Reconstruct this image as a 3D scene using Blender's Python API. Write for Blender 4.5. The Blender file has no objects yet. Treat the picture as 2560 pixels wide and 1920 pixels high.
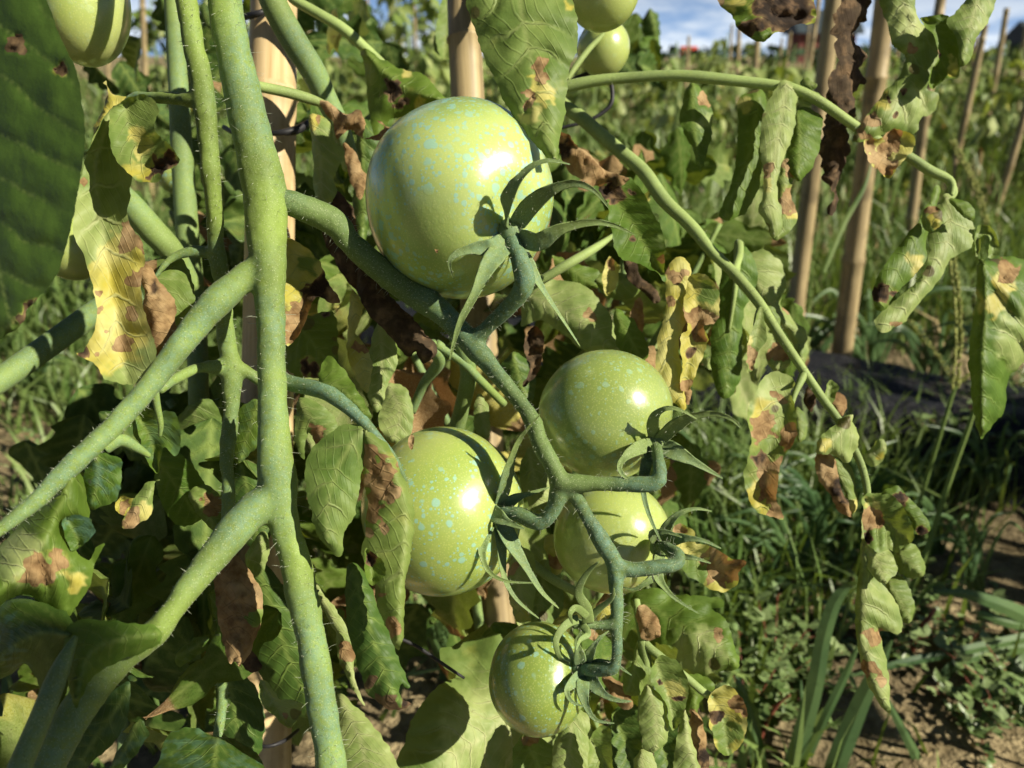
import bpy, math, random
import numpy as np
from mathutils import Vector, Matrix, noise
from mathutils.geometry import delaunay_2d_cdt

# ------------------------------------------------------------ camera, sky, sun, exposure
sc = bpy.context.scene
COL = sc.collection
F, CX, CY = 1991.0, 1280.0, 960.0            # focal length and centre in photograph pixels
PITCH = math.radians(22.4)
CAM = Vector((0, 0, 0.45))
RIGHT = Vector((1, 0, 0))
FWD = Vector((0, math.cos(PITCH), -math.sin(PITCH)))
UP = Vector((0, math.sin(PITCH), math.cos(PITCH)))
cd = bpy.data.cameras.new('camera'); cam = bpy.data.objects.new('camera', cd); COL.objects.link(cam)
cam.location = CAM; cam.rotation_euler = (math.pi / 2 - PITCH, 0, 0)
cd.sensor_width = 36; cd.lens = 28.0; cd.clip_start = 0.01; cd.clip_end = 2000
cd.dof.use_dof = True; cd.dof.focus_distance = 0.235; cd.dof.aperture_fstop = 16
sc.camera = cam

SUN = (RIGHT * 0.75 + UP * 0.40 - FWD * 0.53).normalized()
EL = math.asin(SUN.z); AZ = math.atan2(SUN.x, SUN.y)
sl = bpy.data.lights.new('sun', 'SUN'); sl.energy = 5.0; sl.angle = math.radians(0.53); sl.color = (1, 0.92, 0.76)
so = bpy.data.objects.new('sun', sl); COL.objects.link(so)
so.rotation_euler = SUN.to_track_quat('Z', 'Y').to_euler()
so.location = (3, -3, 6)

class NT:
    """small helper to write node trees"""
    def __init__(s, tree): s.t = tree; s.n = tree.nodes; s.l = tree.links
    def new(s, typ, **kw):
        n = s.n.new(typ)
        for k, v in kw.items(): setattr(n, k, v)
        return n
    def put(s, sock, v):
        if isinstance(v, bpy.types.NodeSocket): s.l.new(v, sock)
        elif isinstance(v, (tuple, list)) and len(v) == 3 and sock.type == 'RGBA': sock.default_value = (*v, 1)
        else: sock.default_value = v
    def math(s, op, a, b=0.0, c=None, clamp=False):
        n = s.new('ShaderNodeMath', operation=op, use_clamp=clamp)
        s.put(n.inputs[0], a); s.put(n.inputs[1], b)
        if c is not None: s.put(n.inputs[2], c)
        return n.outputs[0]
    def ss(s, x, lo, hi, a=0.0, b=1.0):
        n = s.new('ShaderNodeMapRange', interpolation_type='SMOOTHSTEP')
        for i, v in enumerate((x, lo, hi, a, b)): s.put(n.inputs[i], v)
        return n.outputs[0]
    def mix(s, f, a, b, mode='MIX'):
        n = s.new('ShaderNodeMix', data_type='RGBA', blend_type=mode)
        s.put(n.inputs[0], f); s.put(n.inputs[6], a); s.put(n.inputs[7], b)
        return n.outputs[2]
    def noise(s, vec, scale, detail=3.0, rough=0.55, out=0):
        n = s.new('ShaderNodeTexNoise'); s.put(n.inputs['Vector'], vec)
        n.inputs['Scale'].default_value = scale; n.inputs['Detail'].default_value = detail; n.inputs['Roughness'].default_value = rough
        return n.outputs[out]
    def voro(s, vec, scale, out='Distance', feature='F1'):
        n = s.new('ShaderNodeTexVoronoi', feature=feature); s.put(n.inputs['Vector'], vec); n.inputs['Scale'].default_value = scale
        return n
    def sep(s, c):
        n = s.new('ShaderNodeSeparateColor'); s.put(n.inputs[0], c); return n.outputs

w = bpy.data.worlds.new('World'); sc.world = w; w.use_nodes = True
t = NT(w.node_tree); t.n.clear()
sky = t.new('ShaderNodeTexSky', sky_type='NISHITA', sun_disc=False, sun_elevation=EL, sun_rotation=AZ, altitude=3000, air_density=0.38, dust_density=0.2, ozone_density=1.0)
tc = t.new('ShaderNodeTexCoord')
sx = t.new('ShaderNodeSeparateXYZ'); t.l.new(tc.outputs['Generated'], sx.inputs[0])
zz = t.math('ADD', t.math('MAXIMUM', sx.outputs[2], 0.0), 0.22)
cv = t.new('ShaderNodeCombineXYZ')
t.put(cv.inputs[0], t.math('DIVIDE', sx.outputs[0], zz)); t.put(cv.inputs[1], t.math('DIVIDE', sx.outputs[1], zz)); cv.inputs[2].default_value = 3.7
cn = t.noise(cv.outputs[0], 0.9, 6, 0.55)
cn2 = t.noise(cv.outputs[0], 2.6, 4, 0.6)
cf = t.math('MAXIMUM', t.ss(cn, 0.58, 0.70, 0.0, 0.8), t.ss(sx.outputs[2], 0.12, 0.0, 0.0, 0.92))
ccol = t.mix(t.ss(cn2, 0.35, 0.62), (3.3, 5.4, 9.0), (10.5, 11.5, 12.6))
bg = t.new('ShaderNodeBackground'); t.put(bg.inputs[0], t.mix(cf, sky.outputs[0], ccol)); bg.inputs[1].default_value = 0.05
ow = t.new('ShaderNodeOutputWorld'); t.l.new(bg.outputs[0], ow.inputs[0])

vs = sc.view_settings; vs.view_transform = 'Standard'; vs.look = 'None'; vs.exposure = 0.80; vs.gamma = 1.0; vs.use_curve_mapping = False
sc.cycles.use_denoising = True
sc.cycles.use_adaptive_sampling = True; sc.cycles.adaptive_threshold = 0.02
sc.cycles.max_bounces = 5; sc.cycles.diffuse_bounces = 2; sc.cycles.glossy_bounces = 2; sc.cycles.transmission_bounces = 4; sc.cycles.transparent_max_bounces = 4
sc.cycles.sample_clamp_indirect = 4.0

# ------------------------------------------------------------ helpers
RNG = random.Random(11)
def P(x, y, d): return CAM + FWD * d + RIGHT * ((x - CX) / F * d) + UP * ((CY - y) / F * d)
def CAMV(v): return RIGHT * v[0] + UP * v[1] - FWD * v[2]          # (right, up, towards camera)
def G(x, y, z=0.0):
    r = FWD + RIGHT * ((x - CX) / F) + UP * ((CY - y) / F)
    return CAM + r * ((z - CAM.z) / r.z)

def parent_to(o, p):
    o.parent = p
    if p.type == 'EMPTY': o.matrix_parent_inverse = Matrix.Translation(-p.location)
def tag(o, label=None, cat=None, group=None, kind=None):
    if label: o['label'] = label
    if cat: o['category'] = cat
    if group: o['group'] = group
    if kind: o['kind'] = kind
    return o
def thing(name, label, cat, loc, group=None):
    o = bpy.data.objects.new(name, None); COL.objects.link(o); o.location = loc; o.empty_display_size = 0.02
    return tag(o, label, cat, group)
def make_mesh(name, V, Fc, mat, smooth=True, attrs=None):
    me = bpy.data.meshes.new(name); me.from_pydata([tuple(v) for v in V], [], Fc)
    if mat: me.materials.append(mat)
    if smooth: me.polygons.foreach_set('use_smooth', [True] * len(me.polygons))
    for k, a in (attrs or {}).items():
        if k == 'vn':
            at = me.attributes.new(k, 'FLOAT_VECTOR', 'POINT'); at.data.foreach_set('vector', np.array(a, dtype=np.float32).ravel()); continue
        at = me.attributes.new(k, 'FLOAT_COLOR', 'POINT')
        b = np.ones((len(me.vertices), 4), dtype=np.float32); b[:, :3] = a; at.data.foreach_set('color', b.ravel())
    me.update()
    return me
def obj(name, me, parent=None):
    o = bpy.data.objects.new(name, me); COL.objects.link(o)
    if parent: parent_to(o, parent)
    return o
def mob(name, V, Fc, mat, parent=None, smooth=True, attrs=None): return obj(name, make_mesh(name, V, Fc, mat, smooth, attrs), parent)

def spline(pts, step=None, n=None, closed=False):
    """Catmull-Rom through tuples of any length"""
    p = np.array(pts, dtype=float); k = len(p); out = []
    segs = k if closed else k - 1
    for i in range(segs):
        if closed: a, b, c, d = p[(i - 1) % k], p[i], p[(i + 1) % k], p[(i + 2) % k]
        else: a, b, c, d = p[max(i - 1, 0)], p[i], p[i + 1], p[min(i + 2, k - 1)]
        m = n if n else max(1, int(math.ceil(np.linalg.norm((c - b)[:2]) / step)))
        for j in range(m):
            u = j / m
            out.append(0.5 * ((2 * b) + (-a + c) * u + (2 * a - 5 * b + 4 * c - d) * u * u + (-a + 3 * b - 3 * c + d) * u ** 3))
    if not closed: out.append(p[-1])
    return np.array(out)

def tube_world(C, R, seg=12, flat=1.0, face=None, V=None, Fc=None, cap=True):
    """tube along world points C with radii R; flat<1 squashes along the direction 'face'"""
    V = [] if V is None else V; Fc = [] if Fc is None else Fc
    n = len(C); base = len(V); prev = None
    for i in range(n):
        tg = (C[min(i + 1, n - 1)] - C[max(i - 1, 0)])
        tg = tg.normalized() if tg.length > 1e-9 else Vector((0, 0, 1))
        if face is not None:
            b = face - tg * face.dot(tg); b = b.normalized() if b.length > 1e-4 else tg.orthogonal().normalized()
        elif prev is None: b = tg.orthogonal().normalized()
        else:
            b = prev - tg * prev.dot(tg); b = b.normalized() if b.length > 1e-6 else tg.orthogonal().normalized()
        prev = b; a = tg.cross(b)
        for j in range(seg):
            th = 2 * math.pi * j / seg
            V.append(C[i] + (a * math.cos(th) + b * math.sin(th) * flat) * R[i])
    for i in range(n - 1):
        for j in range(seg):
            q = base + i * seg; j2 = (j + 1) % seg
            Fc.append((q + j, q + j2, q + seg + j2, q + seg + j))
    if cap:
        Fc.append(tuple(base + j for j in reversed(range(seg))))
        Fc.append(tuple(base + (n - 1) * seg + j for j in range(seg)))
    return V, Fc
def px_path(pts, n=6):
    """(x, y, depth, width px) -> world points and radii"""
    s = spline(pts, n=n)
    return [P(q[0], q[1], q[2]) for q in s], [max(q[3], 1) / 2 * q[2] / F for q in s]
def tube_px(pts, seg=12, n=6, V=None, Fc=None, flat=1.0, face=None):
    C, R = px_path(pts, n); return tube_world(C, R, seg, flat, face, V, Fc)

def sphere_smooth(x): x = np.clip(x, 0, 1); return x * x * (3 - 2 * x)

# ------------------------------------------------------------ materials
def material(name):
    m = bpy.data.materials.new(name); m.use_nodes = True
    t = NT(m.node_tree); t.n.clear()
    return m, t
def finish(t, shader, bump=None):
    o = t.new('ShaderNodeOutputMaterial'); t.l.new(shader, o.inputs[0])
def principled(t, col, rough=0.6, spec=0.35, normal=None, sss=0.0, sss_r=(0.004, 0.004, 0.001), sheen=0.0):
    b = t.new('ShaderNodeBsdfPrincipled'); t.put(b.inputs['Base Color'], col); t.put(b.inputs['Roughness'], rough)
    t.put(b.inputs['Specular IOR Level'], spec)
    if normal is not None: t.l.new(normal, b.inputs['Normal'])
    if sheen:
        b.inputs['Sheen Weight'].default_value = sheen; b.inputs['Sheen Roughness'].default_value = 0.4; b.inputs['Sheen Tint'].default_value = (0.9, 0.95, 0.75, 1)
    if sss:
        b.inputs['Subsurface Weight'].default_value = sss; b.inputs['Subsurface Radius'].default_value = sss_r; b.inputs['Subsurface Scale'].default_value = 1.0
    return b.outputs[0]
def bump(t, h, strength=0.3, dist=0.001):
    b = t.new('ShaderNodeBump'); b.inputs['Strength'].default_value = strength; b.inputs['Distance'].default_value = dist
    t.put(b.inputs['Height'], h); return b.outputs[0]

def leaf_material(name='leaf_tissue', far=False):
    m, t = material(name)
    ca = t.new('ShaderNodeAttribute', attribute_name='ca'); cb = t.new('ShaderNodeAttribute', attribute_name='cb')
    yel, dry, pale = t.sep(ca.outputs['Color'])[:3]; dark, vein, blue = t.sep(cb.outputs['Color'])[:3]
    pos = t.new('ShaderNodeTexCoord').outputs['Object']
    oi = t.new('ShaderNodeObjectInfo')
    n1 = t.noise(pos, 90 if not far else 9, 3); n2 = t.noise(pos, 520 if not far else 60, 2); n3 = t.noise(pos, 240 if not far else 30, 3)
    g = t.mix(t.ss(n1, 0.3, 0.7), (0.048, 0.105, 0.014), (0.100, 0.180, 0.028))
    g = t.mix(t.math('MULTIPLY', t.ss(oi.outputs['Random'], 0.0, 1.0), 0.45), g, (0.125, 0.180, 0.022))
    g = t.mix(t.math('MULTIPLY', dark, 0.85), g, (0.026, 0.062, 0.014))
    p = t.mix(t.ss(n1, 0.3, 0.7), (0.215, 0.295, 0.085), (0.360, 0.425, 0.155))
    c = t.mix(pale, g, p)
    c = t.mix(t.math('MULTIPLY', vein, 0.8), c, t.mix(pale, (0.20, 0.27, 0.065), (0.44, 0.47, 0.22)))
    ym = t.ss(t.math('ADD', yel, t.math('MULTIPLY', t.math('SUBTRACT', n3, 0.5), 0.5)), 0.15, 0.95, 0.0, 0.9)
    yc = t.mix(t.ss(n1, 0.3, 0.7), (0.46, 0.39, 0.055), (0.60, 0.55, 0.20))
    c = t.mix(ym, c, yc)
    vn = t.new('ShaderNodeSeparateXYZ'); t.l.new(t.new('ShaderNodeAttribute', attribute_name='vn').outputs['Vector'], vn.inputs[0])
    fr_ = t.math('FRACT', t.math('ADD', vn.outputs[0], t.math('MULTIPLY', t.math('SUBTRACT', n1, 0.5), 0.7)))
    tri = t.math('ABSOLUTE', t.math('SUBTRACT', fr_, 0.5))                       # 0.5 on a side vein
    fr2 = t.math('FRACT', t.math('ADD', t.math('MULTIPLY', vn.outputs[1], 4.0), t.math('ADD', t.math('MULTIPLY', vn.outputs[0], 1.5), t.math('MULTIPLY', n1, 0.9))))
    tri2 = t.math('ABSOLUTE', t.math('SUBTRACT', fr2, 0.5))
    vl = t.math('MULTIPLY', t.ss(tri, 0.43, 0.49), t.ss(vn.outputs[2], 0.95, 0.35))
    vl2 = t.math('MULTIPLY', t.math('MULTIPLY', t.ss(tri2, 0.38, 0.49), 0.28), t.ss(vn.outputs[2], 1.0, 0.7))
    vl = t.math('MAXIMUM', vl, vl2) if not far else vl
    c = t.mix(t.math('MULTIPLY', vl, 0.55), c, t.mix(pale, (0.16, 0.23, 0.05), (0.48, 0.50, 0.25)))
    # small leaf-spot lesions
    vo = t.voro(pos, 85)
    sp = t.ss(t.math('SUBTRACT', t.math('MULTIPLY', t.math('SUBTRACT', t.sep(vo.outputs['Color'])[0], 0.70), 0.9), vo.outputs['Distance']), -0.02, 0.02)
    c = t.mix(t.math('MULTIPLY', sp, 0.8 if not far else 0.0), c, (0.085, 0.055, 0.030))
    dm = t.ss(t.math('ADD', dry, t.math('MULTIPLY', t.math('SUBTRACT', n3, 0.5), 0.55)), 0.42, 0.58)
    bc = t.mix(t.ss(t.math('ADD', t.math('MULTIPLY', n2, 0.35), t.math('MULTIPLY', n3, 0.65)), 0.32, 0.66), (0.175, 0.105, 0.045), (0.370, 0.250, 0.115))
    bc = t.mix(t.ss(n1, 0.45, 0.7, 0.0, 0.65), bc, (0.52, 0.39, 0.21))
    bc = t.mix(dark, bc, t.mix(t.ss(n3, 0.45, 0.72), (0.018, 0.012, 0.008), (0.11, 0.068, 0.036)))
    # dark rim between living and dead tissue
    rim = t.math('MULTIPLY', dm, t.math('SUBTRACT', 1.0, dm)); rim = t.math('MULTIPLY', rim, 1.6, clamp=True)
    c = t.mix(dm, c, bc); c = t.mix(rim, c, (0.10, 0.065, 0.03))
    # blue-green spray residue and tiny glinting hairs
    bm = t.math('MULTIPLY', blue, t.ss(n3, 0.46, 0.62)); c = t.mix(t.math('MULTIPLY', bm, 0.45), c, (0.11, 0.24, 0.22))
    rough = t.ss(dm, 0, 1, 0.50, 0.85)
    h = t.math('SUBTRACT', t.math('ADD', t.math('MULTIPLY', n2, 0.3), t.math('MULTIPLY', n3, 0.5)), t.math('MULTIPLY', vl, 0.7))
    nb = bump(t, h, 0.6, 0.0006 if not far else 0.003)
    a = principled(t, c, rough, 0.2, nb)
    tr = t.new('ShaderNodeBsdfTranslucent')
    tcol = t.mix(0.55, c, t.mix(dm, (0.40, 0.46, 0.03), (0.42, 0.16, 0.03)), 'MIX')
    t.put(tr.inputs[0], tcol); t.l.new(nb, tr.inputs['Normal'])
    mx = t.new('ShaderNodeMixShader'); t.put(mx.inputs[0], t.ss(dark, 0, 1, 0.27, 0.06)); t.l.new(a, mx.inputs[1]); t.l.new(tr.outputs[0], mx.inputs[2])
    finish(t, mx.outputs[0]); return m

def stem_material(name, green=(0.20, 0.27, 0.065), residue=0.6, brown=0.0):
    m, t = material(name)
    pos = t.new('ShaderNodeTexCoord').outputs['Object']
    n1 = t.noise(pos, 45, 4); n2 = t.noise(pos, 500, 5, 0.85); n4 = t.noise(pos, 24, 2)
    c = t.mix(t.ss(n1, 0.3, 0.7), tuple(v * 0.70 for v in green), tuple(v * 1.15 for v in green))
    bl = t.math('MULTIPLY', t.ss(n4, 0.34, 0.62), t.ss(n2, 0.34, 0.62))
    c = t.mix(t.math('MULTIPLY', bl, residue), c, (0.115, 0.235, 0.200))
    vo = t.voro(pos, 2600); rnd = t.sep(vo.outputs['Color'])
    dot = t.ss(vo.outputs['Distance'], 0.5, 0.15)
    c = t.mix(t.math('MULTIPLY', dot, t.ss(rnd[0], 0.35, 0.95, 0, 0.5)), c, (0.46, 0.52, 0.28))  # pale dots paint in the glint of the fine fuzz
    c = t.mix(t.math('MULTIPLY', dot, t.ss(rnd[1], 0.40, 0.95, 0, 0.6)), c, tuple(v * 0.3 for v in green))
    if brown: c = t.mix(t.ss(n1, 0.45, 0.6, 0, brown), c, (0.24, 0.16, 0.08))
    nb = bump(t, n2, 0.35, 0.0004)
    finish(t, principled(t, c, 0.6, 0.2, nb, 0.0, sheen=0.06)); return m

def fruit_material(name, ripe=(0.40, 0.49, 0.155), green=(0.25, 0.36, 0.080), specks=1.0, offset=0.0, dens=0.0):
    m, t = material(name)
    pos0 = t.new('ShaderNodeTexCoord').outputs['Object']
    mp = t.new('ShaderNodeMapping'); t.l.new(pos0, mp.inputs[0]); mp.inputs['Location'].default_value = (offset, offset * 0.7, -offset); pos = mp.outputs[0]
    n1 = t.noise(pos, 28, 2); n4 = t.noise(pos, 38, 2)
    c = t.mix(t.ss(n1, 0.32, 0.68), green, ripe)
    f = t.voro(pos, 1500); c = t.mix(t.math('MULTIPLY', t.ss(f.outputs['Distance'], 0.42, 0.2), 0.22), c, (0.62, 0.62, 0.22))
    msk = t.ss(n4, 0.34, 0.46)
    tot = 0.0
    for scl, thr, amp in ((270, 0.56, 0.85), (480, 0.46, 0.76), (950, 0.45, 0.78)):
        nz = t.noise(pos, scl * 1.6, 2, 0.5, 1)
        vv = t.new('ShaderNodeVectorMath', operation='MULTIPLY_ADD'); t.put(vv.inputs[0], nz); vv.inputs[1].default_value = (0.22 / scl,) * 3; t.put(vv.inputs[2], pos)
        v = t.voro(vv.outputs[0], scl)
        r = t.math('MULTIPLY', t.math('SUBTRACT', t.sep(v.outputs['Color'])[0], thr - dens), amp)
        s_ = t.ss(t.math('SUBTRACT', r, v.outputs['Distance']), -0.06, 0.07)
        tot = t.math('MAXIMUM', tot, s_) if not isinstance(tot, float) else s_
    c = t.mix(t.math('MULTIPLY', t.math('MULTIPLY', tot, msk), 0.68 * specks), c, (0.24, 0.48, 0.42))
    dv = t.voro(pos, 110); dd = t.ss(t.math('SUBTRACT', t.math('MULTIPLY', t.math('SUBTRACT', t.sep(dv.outputs['Color'])[2], 0.86), 0.8), dv.outputs['Distance']), -0.005, 0.01)
    c = t.mix(t.math('MULTIPLY', dd, 0.8), c, (0.16, 0.10, 0.03))
    nb = bump(t, t.math('ADD', t.noise(pos, 900, 2), t.math('MULTIPLY', tot, 0.5)), 0.12, 0.0003)
    ro = t.math('ADD', 0.30, t.math('MULTIPLY', tot, 0.25))
    sh = principled(t, c, ro, 0.5, nb, 0.25, (0.006, 0.007, 0.0015)); b_ = sh.node
    b_.inputs['Coat Weight'].default_value = 0.7; b_.inputs['Coat Roughness'].default_value = 0.21; b_.inputs['Coat IOR'].default_value = 1.5
    finish(t, sh); return m

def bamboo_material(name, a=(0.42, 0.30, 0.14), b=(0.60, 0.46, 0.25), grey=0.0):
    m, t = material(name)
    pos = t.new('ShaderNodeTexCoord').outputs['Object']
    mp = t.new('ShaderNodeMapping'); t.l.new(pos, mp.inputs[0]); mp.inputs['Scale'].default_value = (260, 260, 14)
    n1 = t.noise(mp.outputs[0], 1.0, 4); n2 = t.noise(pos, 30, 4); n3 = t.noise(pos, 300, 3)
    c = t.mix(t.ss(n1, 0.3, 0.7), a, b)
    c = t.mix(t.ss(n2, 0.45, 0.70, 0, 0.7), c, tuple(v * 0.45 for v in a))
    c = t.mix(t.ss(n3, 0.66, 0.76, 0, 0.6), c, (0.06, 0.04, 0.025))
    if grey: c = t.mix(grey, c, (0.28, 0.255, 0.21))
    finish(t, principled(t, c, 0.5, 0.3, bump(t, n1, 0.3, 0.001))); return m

def plain(name, col, rough=0.7, var=0.3, scale=40, spec=0.3, b=0.3):
    m, t = material(name)
    pos = t.new('ShaderNodeTexCoord').outputs['Object']
    n = t.noise(pos, scale, 4)
    c = t.mix(t.ss(n, 0.3, 0.7), tuple(v * (1 - var) for v in col), tuple(v * (1 + var) for v in col))
    finish(t, principled(t, c, rough, spec, bump(t, n, b, 0.3 / scale / 3))); return m

def blade_material(name, a, b, trans=0.25):
    m, t = material(name)
    pos = t.new('ShaderNodeTexCoord').outputs['Object']; oi = t.new('ShaderNodeObjectInfo')
    n = t.noise(pos, 14, 3); n2 = t.noise(pos, 160, 2)
    c = t.mix(t.ss(n, 0.3, 0.7), a, b); c = t.mix(t.ss(n2, 0.55, 0.75, 0, 0.4), c, tuple(v * 0.5 for v in a))
    p = principled(t, c, 0.42, 0.4)
    tr = t.new('ShaderNodeBsdfTranslucent'); t.put(tr.inputs[0], t.mix(0.5, c, (0.30, 0.42, 0.02)))
    mx = t.new('ShaderNodeMixShader'); mx.inputs[0].default_value = trans; t.l.new(p, mx.inputs[1]); t.l.new(tr.outputs[0], mx.inputs[2])
    finish(t, mx.outputs[0]); return m

M = dict(
    leaf=leaf_material(), farleaf=leaf_material('field_leaf_tissue', True),
    stem=stem_material('stem_skin', (0.180, 0.255, 0.052), 0.5), stem2=stem_material('shaded_stem_skin', (0.17, 0.24, 0.06), 0.35), stalk=stem_material('leaf_stalk_skin', (0.25, 0.33, 0.10), 0.1),
    truss=stem_material('truss_skin', (0.100, 0.150, 0.042), 0.55), sepal=stem_material('sepal_skin', (0.17, 0.235, 0.07), 0.35),
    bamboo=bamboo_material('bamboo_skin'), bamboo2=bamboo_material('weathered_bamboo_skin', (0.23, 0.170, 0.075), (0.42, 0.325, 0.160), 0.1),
    hair=plain('hair_fibre', (0.42, 0.46, 0.33), 0.5, 0.1), wire=plain('black_tie', (0.02, 0.02, 0.022), 0.5, 0.3, 200),
    seed=plain('seed_husk', (0.24, 0.26, 0.07), 0.7, 0.4, 400),
    blade=blade_material('grass_blade', (0.050, 0.105, 0.040), (0.105, 0.180, 0.062)), straw=blade_material('dry_straw', (0.28, 0.20, 0.09), (0.45, 0.36, 0.19), 0.1),
    lawn=blade_material('short_grass', (0.075, 0.140, 0.030), (0.190, 0.260, 0.075), 0.2),
    weed=blade_material('weed_leaf', (0.10, 0.17, 0.045), (0.24, 0.31, 0.13), 0.15), redstem=plain('red_weed_stem', (0.22, 0.065, 0.04), 0.5, 0.3, 60),
)

# ------------------------------------------------------------ the setting: ground, mulch film, far houses and trees
def nz(x, y, z=0.0): return noise.noise(Vector((x, y, z)))
def ground_h(x, y):
    k = max(0.0, 1 - math.hypot(x, y) / 12)
    return k * (0.018 * nz(x * 2.3, y * 2.3) + 0.010 * nz(x * 9, y * 9, 3) + 0.006 * nz(x * 27, y * 27, 7))
def axis(lo, hi, fine_lo, fine_hi, st, coarse):
    a = list(np.arange(fine_lo, fine_hi + 1e-6, st)); v = fine_hi; s = st
    while v < hi: s *= coarse; v += s; a.append(min(v, hi))
    v = fine_lo; s = st
    while v > lo: s *= coarse; v -= s; a.insert(0, max(v, lo))
    return a
xs = axis(-900, 900, -1.2, 1.6, 0.025, 1.25); ys = axis(-300, 1500, 0.1, 2.2, 0.025, 1.25)
V = [(x, y, ground_h(x, y)) for y in ys for x in xs]
nx = len(xs); Fc = [(j * nx + i, j * nx + i + 1, (j + 1) * nx + i + 1, (j + 1) * nx + i) for j in range(len(ys) - 1) for i in range(nx - 1)]
m, t = material('soil'); pos = t.new('ShaderNodeTexCoord').outputs['Object']
n1 = t.noise(pos, 6, 6); n2 = t.noise(pos, 60, 5, 0.65); n3 = t.noise(pos, 1.3, 4)
c = t.mix(t.ss(n2, 0.3, 0.7), (0.13, 0.100, 0.052), (0.40, 0.325, 0.185))
c = t.mix(t.ss(n1, 0.48, 0.62, 0, 0.7), c, (0.10, 0.078, 0.045))
c = t.mix(t.ss(n3, 0.50, 0.62, 0, 0.7), c, (0.10, 0.13, 0.04))
finish(t, principled(t, c, 0.95, 0.1, bump(t, t.math('ADD', n2, n1), 0.9, 0.02)))
tag(mob('ground', V, Fc, m), kind='structure')

# black plastic mulch film stretched over a low bed
a0, a1 = G(2100, 985), G(2560, 1060); b0, b1 = G(2100, 1175), G(2560, 1265)
rowdir = (a1 - a0); rowdir.z = 0; rowdir.normalize(); rown = Vector((-rowdir.y, rowdir.x, 0))
bedw = (a0 - b0).dot(rown)
V = []; nu, nv = 160, 14
for j in range(nv + 1):
    for i in range(nu + 1):
        u = -1.6 + 3.6 * i / nu; v = j / nv
        q = b0 + rowdir * u + rown * (bedw * v + 0.015 * nz(u * 3, v * 2, 5))
        z = 0.062 * min(1, 6 * v * (1 - v)) ** 0.6 + 0.012 * nz(u * 4, v * 5, 1) + 0.007 * nz(u * 16, v * 9, 2) + 0.004 * nz(u * 40, v * 14, 8)
        if j in (0, nv): z = -0.02
        V.append((q.x, q.y, max(z, ground_h(q.x, q.y) - 0.02) if j in (0, nv) else z + 0.012))
Fc = [(j * (nu + 1) + i, j * (nu + 1) + i + 1, (j + 1) * (nu + 1) + i + 1, (j + 1) * (nu + 1) + i) for j in range(nv) for i in range(nu)]
m, t = material('mulch_film'); pos = t.new('ShaderNodeTexCoord').outputs['Object']
n1 = t.noise(pos, 9, 5); n2 = t.noise(pos, 70, 4)
c = t.mix(t.ss(n1, 0.5, 0.72, 0, 0.8), (0.011, 0.012, 0.015), (0.07, 0.06, 0.045))
finish(t, principled(t, c, t.ss(n2, 0.3, 0.7, 0.38, 0.7), 0.3, bump(t, t.math('ADD', n1, n2), 0.5, 0.012)))
tag(mob('mulch_film', V, Fc, m), 'wrinkled black plastic mulch film over the bed behind the grass', kind='structure')

def box(V, Fc, c, sx, sy, sz, rot=0.0):
    b = len(V); cr, sr = math.cos(rot), math.sin(rot)
    for dz in (0, 1):
        for dx, dy in ((-1, -1), (1, -1), (1, 1), (-1, 1)):
            x, y = dx * sx / 2, dy * sy / 2
            V.append((c[0] + x * cr - y * sr, c[1] + x * sr + y * cr, c[2] + dz * sz))
    for f in ((0, 3, 2, 1), (4, 5, 6, 7), (0, 1, 5, 4), (1, 2, 6, 5), (2, 3, 7, 6), (3, 0, 4, 7)): Fc.append(tuple(b + i for i in f))
    return V, Fc
M['brick'] = plain('red_brick_wall', (0.15, 0.05, 0.04), 0.85, 0.3, 8); M['roof'] = plain('dark_roof_sheet', (0.030, 0.045, 0.055), 0.6, 0.3, 4)
M['redroof'] = plain('red_roof_sheet', (0.45, 0.06, 0.035), 0.6, 0.2, 4); M['pane'] = plain('dark_pane', (0.03, 0.035, 0.04), 0.15, 0.2, 4); M['white'] = plain('pale_plaster', (0.55, 0.55, 0.52), 0.8, 0.15, 4)
def house(x, base_d, wpx, wall_top, ridge, label, wall, roof):
    """x: centre pixel; wall_top / ridge: heights in m; stands on the ground at distance base_d"""
    c = Vector(((x - CX) / F * base_d, base_d, 0)); W = wpx / F * base_d; D = W * 0.7
    h = thing('house', label, 'house', c)
    V, Fc = box([], [], (c.x, c.y + D / 2, 0), W, D, wall_top); mob('wall', V, Fc, wall, h, False)
    e = W * 0.09
    V = [(c.x - W / 2 - e, c.y - e, wall_top - .05), (c.x + W / 2 + e, c.y - e, wall_top - .05), (c.x + W / 2 + e, c.y + D + e, wall_top - .05), (c.x - W / 2 - e, c.y + D + e, wall_top - .05),
         (c.x - W / 2 - e, c.y + D / 2, ridge), (c.x + W / 2 + e, c.y + D / 2, ridge)]
    V += [(q[0], q[1], q[2] + 0.12) for q in V[:6]]
    Fc = [(6, 7, 11, 10), (8, 9, 10, 11), (0, 4, 5, 1), (2, 5, 4, 3), (0, 1, 7, 6), (2, 3, 9, 8), (0, 6, 10, 4), (3, 4, 10, 9), (1, 5, 11, 7), (2, 8, 11, 5), (0, 3, 4), (1, 5, 2)]
    mob('roof', V, Fc, roof, h, False)
    for k in (-0.3, 0.0, 0.3):
        V, Fc = box([], [], (c.x + W * k, c.y - 0.02, wall_top * 0.42), W * 0.12, 0.1, wall_top * 0.34)
        wd = mob('window' if k else 'door', V, Fc, M['pane'], h, False)
    return h
house(2005, 60, 130, 1.9, 3.3, 'red brick house with dark roof far behind the stakes', M['brick'], M['roof'])
house(2570, 60, 170, 1.2, 2.6, 'low house with dark roof at the right edge of the field', M['brick'], M['roof'])
house(1690, 75, 34, 0.5, 1.1, 'small white hut with red roof far across the field', M['white'], M['redroof'])

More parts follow.
